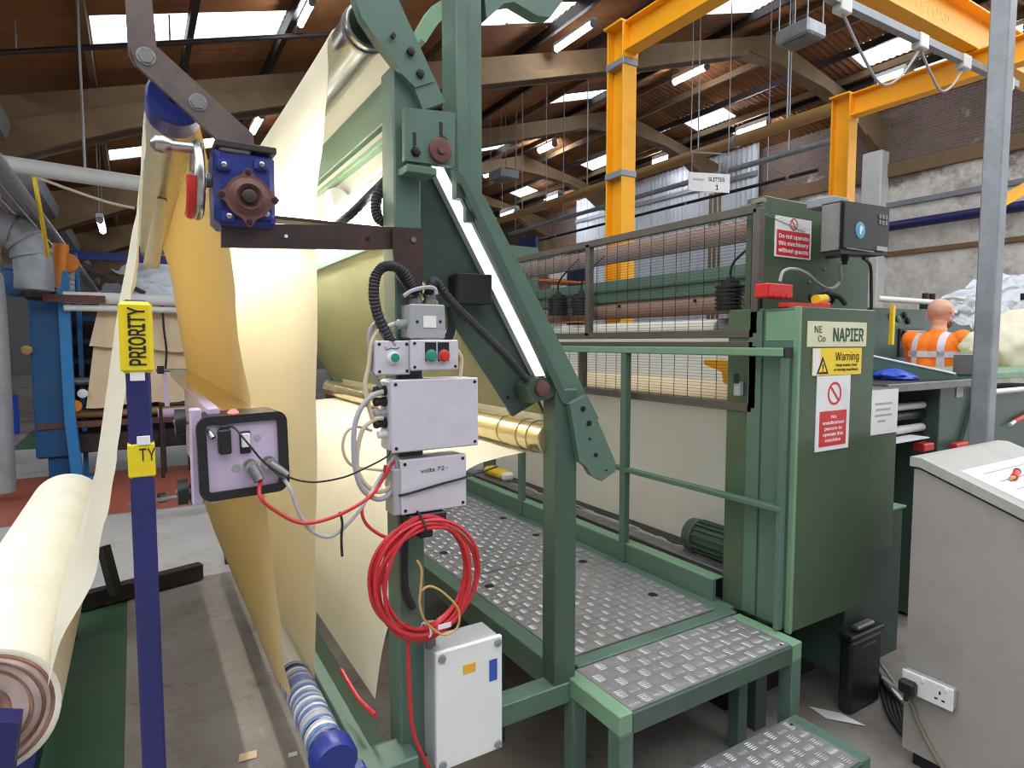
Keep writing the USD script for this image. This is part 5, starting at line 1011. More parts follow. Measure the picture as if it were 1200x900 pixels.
# double socket on its side
sk = thing('double_socket', 'white double mains socket on the side of the control desk', 'socket', (kx0, 1.03, .33))
zA, zB = .275, .385; sy0, sy1 = .935, 1.108
c0, c1, c2, c3 = [onX(a, b, kx0) for a, b in ((1060, 783), (1118, 801), (1118, 832), (1060, 806))]
sk.add('back_box', bx(kx0 - .028, kx0, .935, 1.10, .293, .370, .006), M['grey_box']); sk.add('face_plate', bx(kx0 - .036, kx0 - .027, .935, 1.10, .291, .372, .004), M['white'])
for yy in (.975,):
    for (dy, dz, w, h) in ((0, .016, .006, .012), (-.011, -.008, .010, .006), (.011, -.008, .010, .006)): sk.add('pin_hole', bx(kx0 - .0368, kx0 - .034, yy + dy - w / 2, yy + dy + w / 2, .325 + dz - h / 2, .325 + dz + h / 2), M['ink'])
for yy in (.955, 1.03): sk.add('rocker_switch', bx(kx0 - .040, kx0 - .034, yy - .006, yy + .006, .350, .366, .002), M['white'])
pb = thing('mains_plug', 'black mains plug pushed into the double socket', 'plug', (kx0 - .06, 1.065, .31))
pb.add('body', bx(kx0 - .072, kx0 - .0365, 1.042, 1.096, .296, .346, .008), M['black']); pb.add('cord_grip', rod((kx0 - .058, 1.07, .298), (kx0 - .058, 1.072, .272), .008, 10), M['black'])
cable('grey_cable', 'brown grey cable hanging over the side of the control desk below the socket', [onX(1050, 800, kx0 - .03) + (0, .05, 0), *[onX(a, b, kx0 - .012) for a, b in ((1066, 822), (1075, 845), (1090, 875), (1108, 905))]], .007, 'khaki_cable')
# black bin, papers and cables on the floor between
bn = thing('black_case', 'tall narrow black case with a handle on the floor beneath the cabinets', 'case', (2.6, 1.47, 0))
bn.add('body', bx(2.47, 2.70, 1.36, 1.415, .0, .315, .012), M['black']); bn.add('lid', bx(2.46, 2.71, 1.355, 1.418, .316, .34, .006), M['black']); bn.add('handle', bx(2.53, 2.66, 1.37, 1.405, .341, .362, .006), M['steel_dull'])
bn.add('slot', bx(2.54, 2.65, 1.3585, 1.361, .275, .283), M['steel_dull'])
for k, (pxs, lab) in enumerate((([(948, 828), (968, 842), (1015, 851), (985, 836)], 'scrap of white paper on the floor in front of the black case'), ([(1035, 808), (1052, 820), (1070, 822), (1050, 806)], 'scrap of white paper under the cables by the control desk'))):
    P = [onZ(a, b, .004)[:2] for a, b in pxs]; solo('paper_scrap', lab, 'paper', prism_xy(P, .004, .0055), M['paper'])
for k in range(6):
    o = k * 6
    cable('floor_cable', 'one of the dark cables bundled on the floor beside the control desk', [onZ(1020 + o * .5, 770 + o, .05), onZ(1030 + o, 800 + o, .015), onZ(1040 + o, 835 + o * .8, .012), onZ(1058 + o, 862 + o * .3, .012), onZ(1070 + o, 872, .012)], .007, 'rubber', group='dark cables beside the control desk')
cable('grey_cable', 'pale grey cable reaching from under the cabinet to the socket', [onZ(1026, 770, .10), onZ(1042, 792, .09), onX(1058, 815, kx0 - .03), onX(1064, 822, kx0 - .02)], .007, 'grey_cable')

# ================================================================== FINISHING MACHINE AND WORKER AT THE RIGHT
fmx = thing('finishing_machine', 'dark green finishing machine with white rollers at the right behind the cabinets', 'machine', (4, 1.9, 0))
FY = 1.60
X_ = lambda px, py=500: onY(px, py, FY)[0]
Zz = lambda px, py: onY(px, py, FY)[2]
fmx.add('front_panel', bx(X_(1100), X_(1141), FY, FY + .5, .02, Zz(1120, 450), .005), M['green_dark']); fmx.add('front_panel', bx(X_(1143), 5.6, FY - .02, FY + .4, .02, Zz(1190, 459), .005), M['green_dark'])
fmx.add('plate', bx(X_(1118), X_(1126), FY - .004, FY, Zz(1120, 466), Zz(1120, 454), .001), M['grey_box'])
fmx.add('panel_brace', bar((X_(1140), FY - .012, Zz(1140, 455)), (X_(1122), FY - .012, Zz(1122, 530)), .02, .02), M['green_dark'])
fmx.add('tray_top', bx(3.05, X_(1134), FY - .03, FY + .42, Zz(1100, 450) - .012, Zz(1100, 450) + .016, .004), M['black']); fmx.add('tray_edge', bx(3.05, X_(1136), FY - .045, FY - .03, Zz(1100, 450) - .02, Zz(1100, 450) + .02, .003), M['steel_dull'])
fmx.add('table_top', bx(X_(1143), 5.6, FY - .03, FY + .55, Zz(1180, 441) - .01, Zz(1180, 441) + .03, .004), M['green_light']); fmx.add('white_roller', rod((X_(1146), FY - .05, Zz(1180, 456)), (5.6, FY - .05, Zz(1180, 456)), .016, 14), M['white'])
for py, r, m in ((478, .020, 'white'), (489, .022, 'black'), (505, .022, 'white'), (516, .018, 'dark_metal')): fmx.add('roller', rod((3.0, FY + .08, Zz(1080, py)), (X_(1099), FY + .08, Zz(1080, py)), r, 16), M[m])
fmx.add('green_beam', bx(3.0, X_(1100), FY + .25, FY + .31, Zz(1080, 468), Zz(1080, 453), .004), M['green']); fmx.add('back_plate', bx(3.0, X_(1100), FY + .38, FY + .42, .05, Zz(1080, 452)), M['dark_metal'])
fmx.add('paper_sheet', bar((3.05, FY + .04, Zz(1070, 515)), (X_(1085), FY + .04, Zz(1085, 512)), .12, .006), M['paper'])
fmx.add('red_part', bx(X_(1082), X_(1094), FY - .01, FY + .05, Zz(1090, 528), Zz(1090, 519), .006), M['red']); fmx.add('red_part', bx(X_(1108), X_(1124), FY - .06, FY - .022, Zz(1115, 527), Zz(1115, 517), .006), M['red'])
ra1, ra2 = onY(1012, 418, FY + .34), onY(1118, 441, FY + .02)
ir = thing('inclined_rail', 'sloping green table rail with a white top in front of the orange shirted worker', 'rail', (ra1 + ra2) / 2)
ir.add('rail', bar(ra1 - (0, 0, .03), ra2 - (0, 0, .03), .04, .075, bev=.004), M['green']); ir.add('white_top', bar(ra1 + (0, 0, .014), ra2 + (0, 0, .014), .05, .012, bev=.003), M['white'])
gbx = onY(1136, 425, FY + .06)
gmo = thing('grey_motor', 'small ribbed grey motor standing on the finishing machine left of the grey post', 'motor', gbx - (0, 0, .07))
gmo.add('body', bx(gbx[0] - .05, gbx[0] + .04, FY + .02, FY + .12, Zz(1136, 447) + .03, gbx[2] + .05, .01), M['galv'])
for k in range(5): gmo.add('rib', bx(gbx[0] - .054 + .022 * k, gbx[0] - .046 + .022 * k, FY + .012, FY + .12, Zz(1136, 447) + .035, gbx[2] + .045), M['steel_dull'])
rhk = thing('red_lever', 'red lever with a white tip on the finishing machine right of the grey post', 'lever', onY(1192, 492, FY - .05))
rhk.add('arm', rod(onY(1189, 494, FY - .04), onY(1215, 480, FY - .04), .013, 10), M['red']); rhk.add('tip', rod(onY(1184, 498, FY - .04), onY(1189, 494, FY - .04), .011, 10), M['white'])
bm = thing('rear_machine', 'dark grey green machine with a pale top rail and yellow posts behind the worker', 'machine', (6, 3, 0))
BY = 3.3; bX = lambda px, py=400: onY(px, py, BY)[0]; bZ = lambda px, py: onY(px, py, BY)[2]
bm.add('top_rail', rod((bX(1020), BY - .05, bZ(1080, 354)), (bX(1195), BY - .05, bZ(1080, 354)), .028, 12), M['white_paint'])
bm.add('back_panel', bx(bX(1020), bX(1160), BY, BY + .3, .0, bZ(1060, 362), .01), M['green_dark'])
bm.add('recess', bx(bX(1052), bX(1080), BY - .02, BY + .02, bZ(1060, 418), bZ(1060, 385), .005), M['black']); bm.add('roller_box', bx(bX(1056), bX(1078), BY - .06, BY - .02, bZ(1060, 400), bZ(1060, 387), .01), M['galv'])
for k, (px, py) in enumerate(((1043, 370), (1050, 374), (1058, 369), (1046, 381), (1062, 376))): bm.add('cover_disc', lathe((bX(px), BY, bZ(px, py)), (0, -1, 0), [(0, .035), (.02, .035), (.03, .02)], 14), M['green' if k % 2 else 'black'])
for px, a, b in ((1032, 358, 404), (1145, 346, 384), (1184, 352, 366)): bm.add('yellow_post', bx(bX(px) - .02, bX(px) + .02, BY - .12, BY - .08, bZ(px, b), bZ(px, a), .004), M['sign_yellow'])
bm.add('green_end', bx(bX(1184) - .02, bX(1184) + .02, BY - .12, BY - .08, bZ(1184, 352), bZ(1184, 344), .004), M['black'])
for k, px in enumerate((1088, 1096)): bm.add('valve', lathe((bX(px), BY + .05, bZ(1090, 362)), (0, 0, 1), [(0, .05), (.1, .05), (.11, .03), (.17, .03)], 12), M['dark_metal'])
bb = thing('blue_crate', 'small blue plastic crate behind the worker on the left', 'crate', (bX(1068), BY - .3, bZ(1068, 420)))
bb.add('shell', bx(bX(1060), bX(1074), BY - .35, BY - .15, bZ(1068, 430), bZ(1068, 405), .01), M['blue_plast'])
b2 = thing('blue_bag', 'crumpled blue plastic sheet on the black tray of the finishing machine', 'plastic sheet', onY(1045, 444, FY + .2))
def lump(c, rx, ry, rz, seed, amp=.35, sub=3, cut=None, fr=1.7):
    m = trimesh.creation.icosphere(sub, 1.0); v = m.vertices; n = (meshkit.fbm(v * fr + seed * 7.1, 4) - .5) * 2
    v = v * (1 + amp * n)[:, None] * np.array([rx, ry, rz]); 
    if cut is not None: v[:, 2] = np.maximum(v[:, 2], cut)
    m.vertices = v + np.asarray(c); return m
c = onY(1048, 446, FY + .2); b2.add('sheet', lump((c[0], c[1], Zz(1100, 450) + .03), .11, .10, .04, 3, .4, 3, -.012), M['blue_plast'], smooth=True)
# heaps of cloth to the right of the worker
def heap(name, label, c, r, seed, m, cut):
    t = thing(name, label, 'cloth heap', (c[0], c[1], c[2] + cut)); t.add('cloth', lump(c, *r, seed, .5, 4, cut, .8), M[m], smooth=True); return t
heap('cloth_heap', 'heap of cream cloth on the table right of the grey post', onY(1192, 405, 1.95) + (.12, 0, -.02), (.40, .2, .26), 4, 'cloth', -.16)
heap('cloth_heap', 'small heap of white cloth in front of the worker left of the grey post', onY(1143, 408, 1.98), (.10, .09, .10), 9, 'cloth', -.09)
tp1 = thing('tarpaulin', 'grey white tarpaulin draped in a ridge behind the worker', 'tarpaulin', at(1140, 350, 7))
def drape(pts, t_, n=22, seed=1, amp=.08):
    """patch through four corners, ridged"""
    a, b, c_, d = [at(*p, q) for p, q in zip(pts, t_)]; u = np.linspace(0, 1, n); U_, V_ = np.meshgrid(u, u, indexing='ij')
    P = (1 - U_)[..., None] * ((1 - V_)[..., None] * a + V_[..., None] * b) + U_[..., None] * ((1 - V_)[..., None] * d + V_[..., None] * c_)
    P[..., 2] += (meshkit.fbm(np.stack([U_ * 3, V_ * 5, 0 * U_ + seed], -1)) - .5) * amp * 2; P[..., 1] += (meshkit.fbm(np.stack([U_ * 4, V_ * 4, 0 * U_ + seed + 5], -1)) - .5) * amp * 2
    return grid_surface(P)
tp1.add('sheet', drape([(1098, 352), (1148, 325), (1205, 318), (1205, 352)], (7.9, 8.2, 8.4, 7.9), seed=2), M['tarp'], smooth=True)
tp1.add('fold', drape([(1105, 352), (1150, 350), (1150, 385), (1112, 378)], (6.1, 6.1, 6.0, 6.0), seed=6), M['tarp'], smooth=True)
tp1.add('fold', drape([(1165, 352), (1205, 352), (1205, 400), (1168, 395)], (6.4, 6.4, 6.2, 6.2), seed=9), M['tarp'], smooth=True)

# the worker: orange hi-vis shirt, seen from behind, leaning over the table to the right
PB = np.array([*at(1096, 400, 5.15)[:2], 0.0]); pz = .135
pt_ = solo('duckboard', 'low dark platform the worker stands on', 'platform', bx(PB[0] - .5, PB[0] + .5, PB[1] - .4, PB[1] + .4, 0, pz, .01), M['dark_metal'])
def chain_body(bones, edge=.02, it=8):
    """bones: ((p, r), (q, r)); one continuous surface"""
    def sph(p, r): return [tuple(np.asarray(p) + r * d) for d in ICO]
    parts = [m3.Manifold.hull_points(np.array(sph(*a) + sph(*b))) for a, b in bones]
    M_ = m3.Manifold.batch_boolean(parts, m3.OpType.Add).refine_to_length(edge)
    me = M_.to_mesh(); t = trimesh.Trimesh(me.vert_properties[:, :3], me.tri_verts, process=True); trimesh.smoothing.filter_taubin(t, iterations=it); return t
ICO = trimesh.creation.icosphere(2, 1.0).vertices
def W(x, y, z): return PB + np.array([x, y, z + pz])       # x = the way he faces, y = his left
HZ = 1.655; HX = .07
person = thing('person', 'bald bearded person in an orange hi-vis shirt reaching over the table', 'person', PB + (0, 0, pz))
Ls = {}
sh_r, sh_l = W(.02, -.19, 1.44), W(.02, .19, 1.44)
el_r, wr_r = W(.25, -.27, 1.27), W(.46, -.20, 1.30)
el_l, wr_l = W(.22, .26, 1.24), W(.42, .18, 1.22)
bones = [((W(.0, 0, .98), .13), (W(.0, 0, 1.20), .13)), ((W(.0, 0, 1.2), .13), (W(.02, 0, 1.36), .14)), ((W(.02, -.1, 1.38), .09), (W(.02, .1, 1.38), .09)), ((W(.02, 0, 1.42), .08), (W(.05, 0, 1.53), .058)),
         ((W(.05, 0, 1.5), .055), (W(HX - .02, 0, HZ - .06), .055)), ((W(HX - .02, 0, HZ + .035), .090), (W(HX + .03, 0, HZ + .03), .080)), ((W(HX + .045, 0, HZ - .075), .045), (W(HX - .01, 0, HZ - .01), .075)), ((W(HX + .05, 0, HZ - .08), .04), (W(HX + .05, 0, HZ + .01), .062)),
         ((W(HX + .105, 0, HZ - .02), .012), (W(HX + .105, 0, HZ + .02), .010)), ((W(HX + .10, 0, HZ - .025), .017), (W(HX + .122, 0, HZ - .024), .012)), ((W(HX + .088, -.018, HZ - .058), .012), (W(HX + .088, .018, HZ - .058), .012)),
         ((W(HX + .09, -.04, HZ + .045), .012), (W(HX + .095, .04, HZ + .045), .012))]
for s, sh, el, wr in ((-1, sh_r, el_r, wr_r), (1, sh_l, el_l, wr_l)):
    bones += [((sh, .060), (el, .045)), ((el, .043), (wr, .030)), ((W(HX - .01, s * .092, HZ + .015), .013), (W(HX - .015, s * .098, HZ - .025), .010)), ((W(0, s * .09, .95), .09), (W(.02, s * .1, .52), .068)), ((W(.02, s * .1, .52), .062), (W(-.02, s * .11, .1), .045)), ((W(-.03, s * .11, .05), .045), (W(.14, s * .12, .035), .035))]
    d = (wr - el) / np.linalg.norm(wr - el); palm = wr + d * .075; side = np.cross(d, [0, 0, 1.]); side /= np.linalg.norm(side)
    bones.append(((wr, .028), (palm, .032)))
    for k in range(4):
        b0 = palm + side * (k - 1.5) * .02; L_ = (.060, .072, .068, .052)[k]; m0 = b0 + d * L_ * .5 + np.array([0, 0, -.006]); e0 = m0 + d * L_ * .45 + np.array([0, 0, -.022])
        bones += [((b0, .0095), (m0, .0088)), ((m0, .0088), (e0, .0078))]
    th = wr + d * .03 - side * s * .03; bones += [((th, .012), (th + d * .035 - side * s * .02, .010)), ((th + d * .035 - side * s * .02, .010), (th + d * .06 - side * s * .022 + (0, 0, -.01), .008))]
person.add('body', chain_body(bones, .012, 6), M['skin'], smooth=True)
torso = [((W(-.005, 0, .96), .155), (W(-.005, 0, 1.20), .15)), ((W(-.005, -.04, 1.2), .135), (W(.0, -.05, 1.36), .14)), ((W(-.005, .04, 1.2), .135), (W(.0, .05, 1.36), .14)), ((W(.0, -.12, 1.40), .088), (W(.0, .12, 1.40), .088)), ((W(.02, 0, 1.42), .10), (W(.035, 0, 1.475), .072))]
for sh, el in ((sh_r, el_r), (sh_l, el_l)): torso.append(((sh, .078), (sh * .3 + el * .7, .068)))
shirt = person.add('shirt', chain_body(torso, .02, 6), M['hivis'], smooth=True, label='orange hi-vis shirt')
# silver bands hug the shirt: slices of a slightly larger torso
big = [((a[0], a[1] + .006), (b[0], b[1] + .006)) for a, b in torso[:4]]
Mb = m3.Manifold.batch_boolean([m3.Manifold.hull_points(np.array([tuple(p + r * q) for q in ICO for p, r in (a, b)])) for a, b in big], m3.OpType.Add)
def slab(x0, x1, y0, y1, z0, z1):
    lo = W(x0, y0, z0); return m3.Manifold.cube((x1 - x0, y1 - y0, z1 - z0)).translate(tuple(lo))
Mi = m3.Manifold.batch_boolean([m3.Manifold.hull_points(np.array([tuple(p + (r - .004) * q) for q in ICO for p, r in (a, b)])) for a, b in big], m3.OpType.Add)
for (x0, x1, y0, y1, z0, z1) in ((-.3, .3, -.3, .3, 1.29, 1.34), (-.3, .3, -.125, -.075, 1.16, 1.52), (-.3, .3, .075, .125, 1.16, 1.52)):
    mm = (Mb - Mi) ^ slab(x0, x1, y0, y1, z0, z1)
    if not mm.is_empty(): shirt.add('silver_band', mm, M['reflective'], smooth=40, label='silver reflective band')
leg = []
for s in (-1, 1): leg += [((W(0, s * .085, .97), .115), (W(.02, s * .1, .52), .085)), ((W(.02, s * .1, .52), .082), (W(-.02, s * .11, .12), .068))]
leg.append(((W(0, -.08, .98), .12), (W(0, .08, .98), .12)))
person.add('trousers', chain_body(leg, .03, 4), M['trousers'], smooth=True)
for s in (-1, 1): person.add('boot', chain_body([((W(-.04, s * .11, .06), .058), (W(.14, s * .12, .048), .047)), ((W(-.03, s * .11, .07), .058), (W(-.025, s * .11, .17), .056))], .02, 4), M['black'], smooth=True)
person.add('beard', chain_body([((W(HX + .052, -.035, HZ - .085), .036), (W(HX + .052, .035, HZ - .085), .036)), ((W(HX + .075, 0, HZ - .095), .032), (W(HX + .06, 0, HZ - .11), .03))], .012, 3), M['beard'], smooth=True)
for s in (-1, 1): person.add('eye', lathe(W(HX + .098, s * .034, HZ + .02), (1, 0, 0), [(-.008, .011), (0, .010), (.004, .005)], 12), M['white'])

# ================================================================== LEFT BACKGROUND: BLUE MACHINE, DUCTS, HANGING CLOTH
LY = 8.3
l_ = lambda px, py, y=LY: onY(px, py, y)
def lbx(p, q, y0, y1, bev=.01): a, b = onY(*p, y0), onY(*q, y0); return bx(a[0], b[0], y0, y1, b[2], a[2], bev)
bl = thing('blue_machine', 'tall blue textile machine at the left edge with orange pump and bright blue legs', 'machine', (-.8, LY, 0))
z0_ = 0.02
a = l_(32, 348); b = l_(82, 500); bl.add('side_cabinet', bx(a[0], b[0], LY, LY + 1.2, .28, a[2], .02), M['mach_blue']); bl.add('skirt', bx(a[0] + .1, b[0], LY + .05, LY + 1.1, 0.0, .28, .01), M['mach_blue'])
bl.add('gear_cover', lbx((26, 335), (64, 352), LY - .05, LY + .6, .03), M['dark_metal']); bl.add('blue_housing', lbx((30, 310), (62, 338), LY + .05, LY + .5, .03), M['mach_blue'])
bl.add('motor', lathe(l_(12, 330, LY - .02), (0, -1, 0), [(-.4, .06), (-.4, .14), (0, .14), (.02, .11)], 18), M['mach_blue'])
bl.add('disc', lathe(l_(32, 410, LY), (0, -1, 0), [(0, .05), (.04, .05), (.05, .03)], 14), M['pipe_brown'])
lA, lB = l_(73, 318), l_(82, 470); bl.add('front_post', bar(lA, (lB[0], LY - .03, .62), .14, .10), M['mach_blue_lt'])
f_ = l_(86, 528); bl.add('front_leg', bar((lB[0], LY - .03, .72), (lB[0] + .04, LY - .03, .03), .16, .10), M['mach_blue_lt']); bl.add('leg_foot', bx(lB[0] - .08, lB[0] + .2, LY - .12, LY + .08, 0, .05, .005), M['mach_blue_lt'])
bl.add('rear_post', lbx((86, 296), (94, 350), LY + .35, LY + .45), M['mach_blue_lt']); bl.add('rear_post', bx(l_(88, 400)[0], l_(94, 400)[0], LY + .35, LY + .45, 0, l_(90, 340)[2]), M['mach_blue_lt'])
p, q = l_(62, 292), l_(200, 290); bl.add('top_rail', bar((p[0], LY + .4, p[2]), (p[0] + 2.6, LY + .4, p[2]), .09, .09), M['blue_paint'])
bl.add('orange_ram', rod(l_(71, 286), l_(70, 338), .075, 16), M['orange']); bl.add('orange_valve', lathe(l_(80, 308), (0, -1, 0), [(-.1, .05), (-.1, .10), (.04, .10), (.05, .06)], 16), M['orange'])
for k in range(5): bl.add('dial', lathe(l_(82, 320 + 6 * k, LY + .1), (0, -1, 0), [(0, .05), (.06, .05), (.07, .03)], 12), M['galv'])
bl.add('brown_rail', bar(l_(50, 349, LY - .2), l_(50, 349, LY - .2) + (.55, 0, 0), .06, .08), M['rust'])
wx = l_(76, 352)[0]
for py, r in ((349, .062), (361, .035)): z = l_(100, py, LY - .15)[2]; bl.add('white_roller', rod((wx, LY - .15, z), (wx + 2.3, LY - .15, z), r, 16), M['white'])
for py in (372, 400, 425): z = l_(100, py)[2]; bl.add('cross_bar', bar((wx, LY + .5, z), (wx + 2.2, LY + .5, z), .06, .05), M['mach_blue'])
bl.add('back_sheet', bx(wx, wx + 2.2, LY + .7, LY + .75, .5, 2.1), M['dark_metal'])
for py, m in ((448, 'steel_dull'), (487, 'pipe_brown')): z = l_(100, py)[2]; bl.add('lower_roller', rod((wx, LY + .2, z), (wx + 2.3, LY + .2, z), .05, 14), M[m])
bl.add('bearing', lathe(l_(97, 461), (0, -1, 0), [(0, .05), (.03, .05), (.04, .03)], 12), M['white']); bl.add('orange_cap', lathe(l_(88, 476), (0, -1, 0), [(0, .07), (.05, .06)], 12), M['orange'])
bl.add('under_frame', bx(wx - .1, wx + 2.3, LY + .1, LY + .7, .30, .52, .01), M['dark_metal']); bl.add('lower_beam', bx(wx - .3, wx + 2.3, LY - .02, LY + .06, .60, .67, .005), M['rust'])
bl.add('lilac_roller', rod((l_(185, 488)[0], LY + .02, .71), (l_(240, 488)[0], LY + .02, .71), .06, 14), M['panel_lilac'])
for px in (190, 222): bl.add('stand_foot', bx(l_(px, 490)[0] - .03, l_(px, 490)[0] + .03, LY, LY + .06, 0, .66), M['dark_metal'])
bl.add('stay', bar(l_(98, 310), l_(170, 344), .05, .05), M['dark_metal'])
hc = thing('hanging_cloth', 'two flaps of beige cloth hanging over the white roller of the blue machine', 'cloth', (0.1, LY, .75))
def flap(poly, y, seed):
    xs = np.linspace(0, 1, 24); P = np.zeros((24, 24, 3)); (a, b, c_, d) = [onY(*p, y) for p in poly]
    for i, u in enumerate(xs):
        for j, v in enumerate(xs):
            P[i, j] = (1 - v) * ((1 - u) * a + u * b) + v * ((1 - u) * d + u * c_)
    n = meshkit.fbm(np.stack([P[..., 0] * 3, P[..., 2] * .8, 0 * P[..., 0] + seed], -1)) - .5; P[..., 1] += n * .22; P[-0:, -1, 2] += (meshkit.fbm(np.stack([P[:, -1, 0] * 6, 0 * P[:, -1, 0], 0 * P[:, -1, 0] + seed], -1)) - .5) * .08
    return grid_surface(P)
hc.add('upper_flap', flap([(117, 354), (245, 352), (250, 412), (104, 408)], LY - .02, 2), M['cloth_beige'], smooth=True); hc.add('lower_flap', flap([(110, 404), (250, 404), (250, 470), (101, 478)], LY + .06, 5), M['cloth_beige'], smooth=True)
hc.add('dark_seam', wire([l_(190, 356, LY - .12), l_(192, 385, LY - .12), l_(195, 410, LY - .12), l_(194, 432, LY - .12)], .012, 6), M['rubber'])
sd = thing('side_stand', 'thin grey stand with a cross bar in front of the hanging beige cloth', 'stand', l_(195, 470, LY - .3))
sd.add('cross_bar', rod(l_(183, 434, LY - .3), l_(232, 434, LY - .3), .02, 10), M['steel_dull']); sd.add('upright', bar(l_(193, 436, LY - .3), l_(196, 476, LY - .3), .05, .05), M['panel_lilac']); sd.add('clamp', bx(*sorted((l_(184, 430, LY - .3)[0], l_(192, 430, LY - .3)[0])), LY - .34, LY - .26, l_(184, 438, LY - .3)[2], l_(184, 429, LY - .3)[2]), M['black'])
for px in (188, 226): sd.add('leg', rod(l_(px, 474, LY - .3), (*l_(px, 474, LY - .3)[:2], 0), .018, 8), M['dark_metal'])
sd.add('lower_bar', rod(l_(186, 474, LY - .3), l_(236, 472, LY - .3), .02, 10), M['dark_metal'])
du = thing('duct', 'fat silver spiral duct bending down into the blue machine', 'duct', l_(48, 335, 7.9))
dp = [l_(-60, 262, 7.9), l_(-20, 265, 7.9), l_(12, 271, 7.9), l_(28, 281, 7.9), l_(37, 298, 7.9), l_(40, 318, 7.9), l_(40, 340, 7.9)]
du.add('spiral_skin', wire(dp, .165, 22, 10, ripple=.012), M['galv'])
for p in (dp[2], dp[3], dp[5]): pass
for k, (i, o) in enumerate(((2, 1), (3, 1), (4, 1))):
    d = dp[i + 1] - dp[i - 1]; du.add('seam_ring', lathe(dp[i] - d / np.linalg.norm(d) * .03, d, [(0, .16), (0, .178), (.05, .178), (.05, .16)], 22), M['galv'])
d2 = thing('duct', 'grey vertical duct at the left edge beside the blue machine', 'duct', l_(2, 460, 7.6)); c = l_(-12, 400, 7.6)
d2.add('pipe', wire([(c[0] - .35, 7.6, l_(0, 318, 7.6)[2]), (c[0] - .05, 7.6, l_(0, 325, 7.6)[2]), (c[0] + .02, 7.6, l_(0, 350, 7.6)[2]), (c[0] + .02, 7.6, .1)], .12, 18, 8), M['galv'])
wp = thing('roof_tie_pipe', 'long white pipe crossing the roof at the left edge', 'pipe', onY(80, 203, 7.0)); wp.add('pipe', rod(onY(-30, 187, 7.0), onY(175, 217, 7.0), .075, 16), M['white_paint'])
wp.add('hanger', rod(onY(-10, 188, 7.0), (*onY(-10, 188, 7.0)[:2], 5.2), .012, 6), M['galv']); wp.add('hanger', rod(onY(100, 204, 7.0), (*onY(100, 204, 7.0)[:2], 5.6), .012, 6), M['galv'])
cable('roof_cable', 'cream cable sagging from the white roof pipe at the left', [onY(38, 206, 7.0), onY(90, 225, 7.0), onY(130, 238, 7.0), onY(158, 244, 7.0)], .014, 'cream_cable')
cable('roof_cable', 'yellow hose dropping from the white roof pipe to the orange pump', [onY(40, 208, 7.0), onY(45, 235, 7.0), onY(52, 275, 7.3), onY(56, 300, 7.6)], .018, 'yellow_plast')
for k, (px, py, qx, qy, r, lab) in enumerate(((0, 192, 175, 380, .04, 'uppermost of the grey pipes running along the valley at the left'), (0, 205, 62, 262, .03, 'second grey pipe of the valley run at the left edge'), (0, 222, 40, 270, .03, 'third grey pipe of the valley run at the left edge'), (0, 236, 30, 282, .025, 'lowest grey pipe of the valley run at the left edge'))):
    x = -.75 - .09 * k; p = onX(4, py + 4, x); solo('valley_pipe', lab, 'pipe', rod((x, p[1] - .6, p[2]), (x, p[1] + 14, p[2]), r, 14), M['galv'])
bq = thing('blue_drum', 'small blue drum on the floor at the left edge', 'drum', onZ(6, 505, 0)); c = onZ(8, 508, 0)
bq.add('body', lathe(c, (0, 0, 1), [(0, .16), (.02, .18), (.3, .18), (.32, .185), (.6, .18), (.62, .16)], 20), M['blue_plast']); bq.add('lid', lathe(c + (0, 0, .62), (0, 0, 1), [(0, .17), (.03, .17), (.035, .1)], 20), M['blue_plast'])
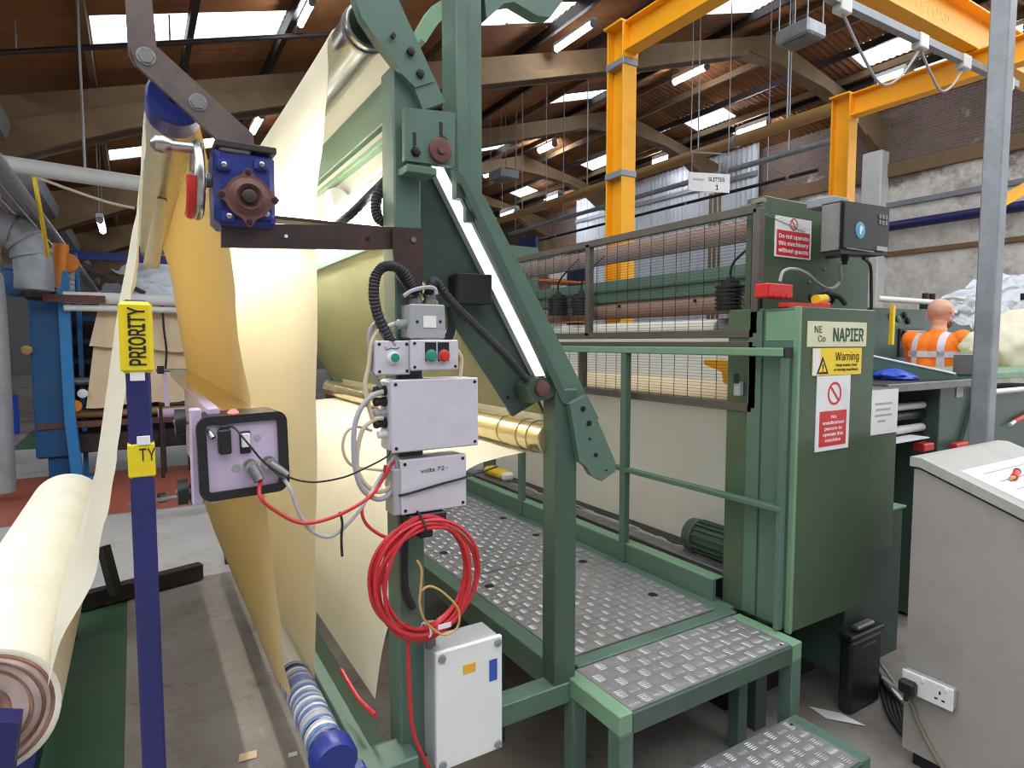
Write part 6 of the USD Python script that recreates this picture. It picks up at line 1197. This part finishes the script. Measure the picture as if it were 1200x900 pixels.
# far clutter: racks, rolls under tarpaulin beyond the left bay and behind the napping machine
tk = thing('tarpaulin', 'pale grey tarpaulin over goods behind the hanging cloth at the left', 'tarpaulin', at(190, 320, 11))
tk.add('sheet', drape([(140, 330), (205, 305), (215, 345), (130, 350)], (11.5, 11.0, 10.8, 11.2), seed=12, amp=.12), M['tarp'], smooth=True); tk.add('fold', drape([(130, 318), (170, 300), (215, 300), (170, 330)], (12, 12, 11.6, 11.4), seed=15, amp=.1), M['tarp'], smooth=True)
c = at(172, 330, 11.5); tk.add('covered_goods', bx(c[0] - .7, c[0] + .9, c[1] - .1, c[1] + 1.2, 0, at(172, 334, 11.5)[2], .05), M['wall_far'])
rk = thing('storage_rack', 'distant storage rack with blue and yellow goods seen through the mesh guard', 'rack', (9.5, 15, 0))
r6 = np.random.default_rng(8); ry = 15.0
for x in (8.2, 10.0, 11.8): rk.add('upright', bx(x - .05, x + .05, ry, ry + .9, 0, 4.6), M['blue_paint'])
for z in (1.0, 2.2, 3.4): rk.add('shelf', bx(8.2, 11.8, ry, ry + .9, z - .06, z), M['orange'])
for z in (0.0, 1.0, 2.2, 3.4):
    x = 8.3
    while x < 11.4:
        w = r6.uniform(.4, .8); h = r6.uniform(.4, .9); m = ('blue_plast', 'yellow_plast', 'cloth_beige', 'paper', 'mach_blue', 'dark_metal')[int(r6.integers(6))]
        if not any(abs(x + w / 2 - ux) < w / 2 + .06 for ux in (8.2, 10.0, 11.8)): rk.add('bale', bx(x, x + w - .04, ry + .1, ry + .8, z + .002, z + h, .05), M[m])
        x += w
for k, (x, y) in enumerate(((-3.5, 16), (-5.2, 18))):
    t = thing('storage_rack', ('grey rack standing in the far left bay', 'second grey rack deeper in the far left bay')[k], 'rack', (x, y, 0))
    for dx in (-.9, .9): t.add('upright', bx(x + dx - .04, x + dx + .04, y, y + .8, 0, 2.8), M['galv'])
    for z in (.6, 1.5, 2.4): t.add('shelf', bx(x - .9, x + .9, y, y + .8, z - .04, z), M['galv']); t.add('bale', bx(x - .8, x + .6, y + .1, y + .7, z + .002, z + .5, .06), M['cloth_beige'])
# small litter on the floor
for k, (px, py, s, m, lab) in enumerate(((290, 886, .035, 'cloth_beige', 'scrap of beige card on the floor under the bottom roller'), (343, 884, .018, 'paper', 'tiny pale scrap on the floor beside the taped roller'))):
    c = onZ(px, py, .003); solo('floor_scrap', lab, 'scrap', prism_xy([(c[0] - s, c[1] - s * .6), (c[0] + s * .8, c[1] - s * .8), (c[0] + s, c[1] + s * .5), (c[0] - s * .7, c[1] + s * .7)], .003, .0045), M[m])
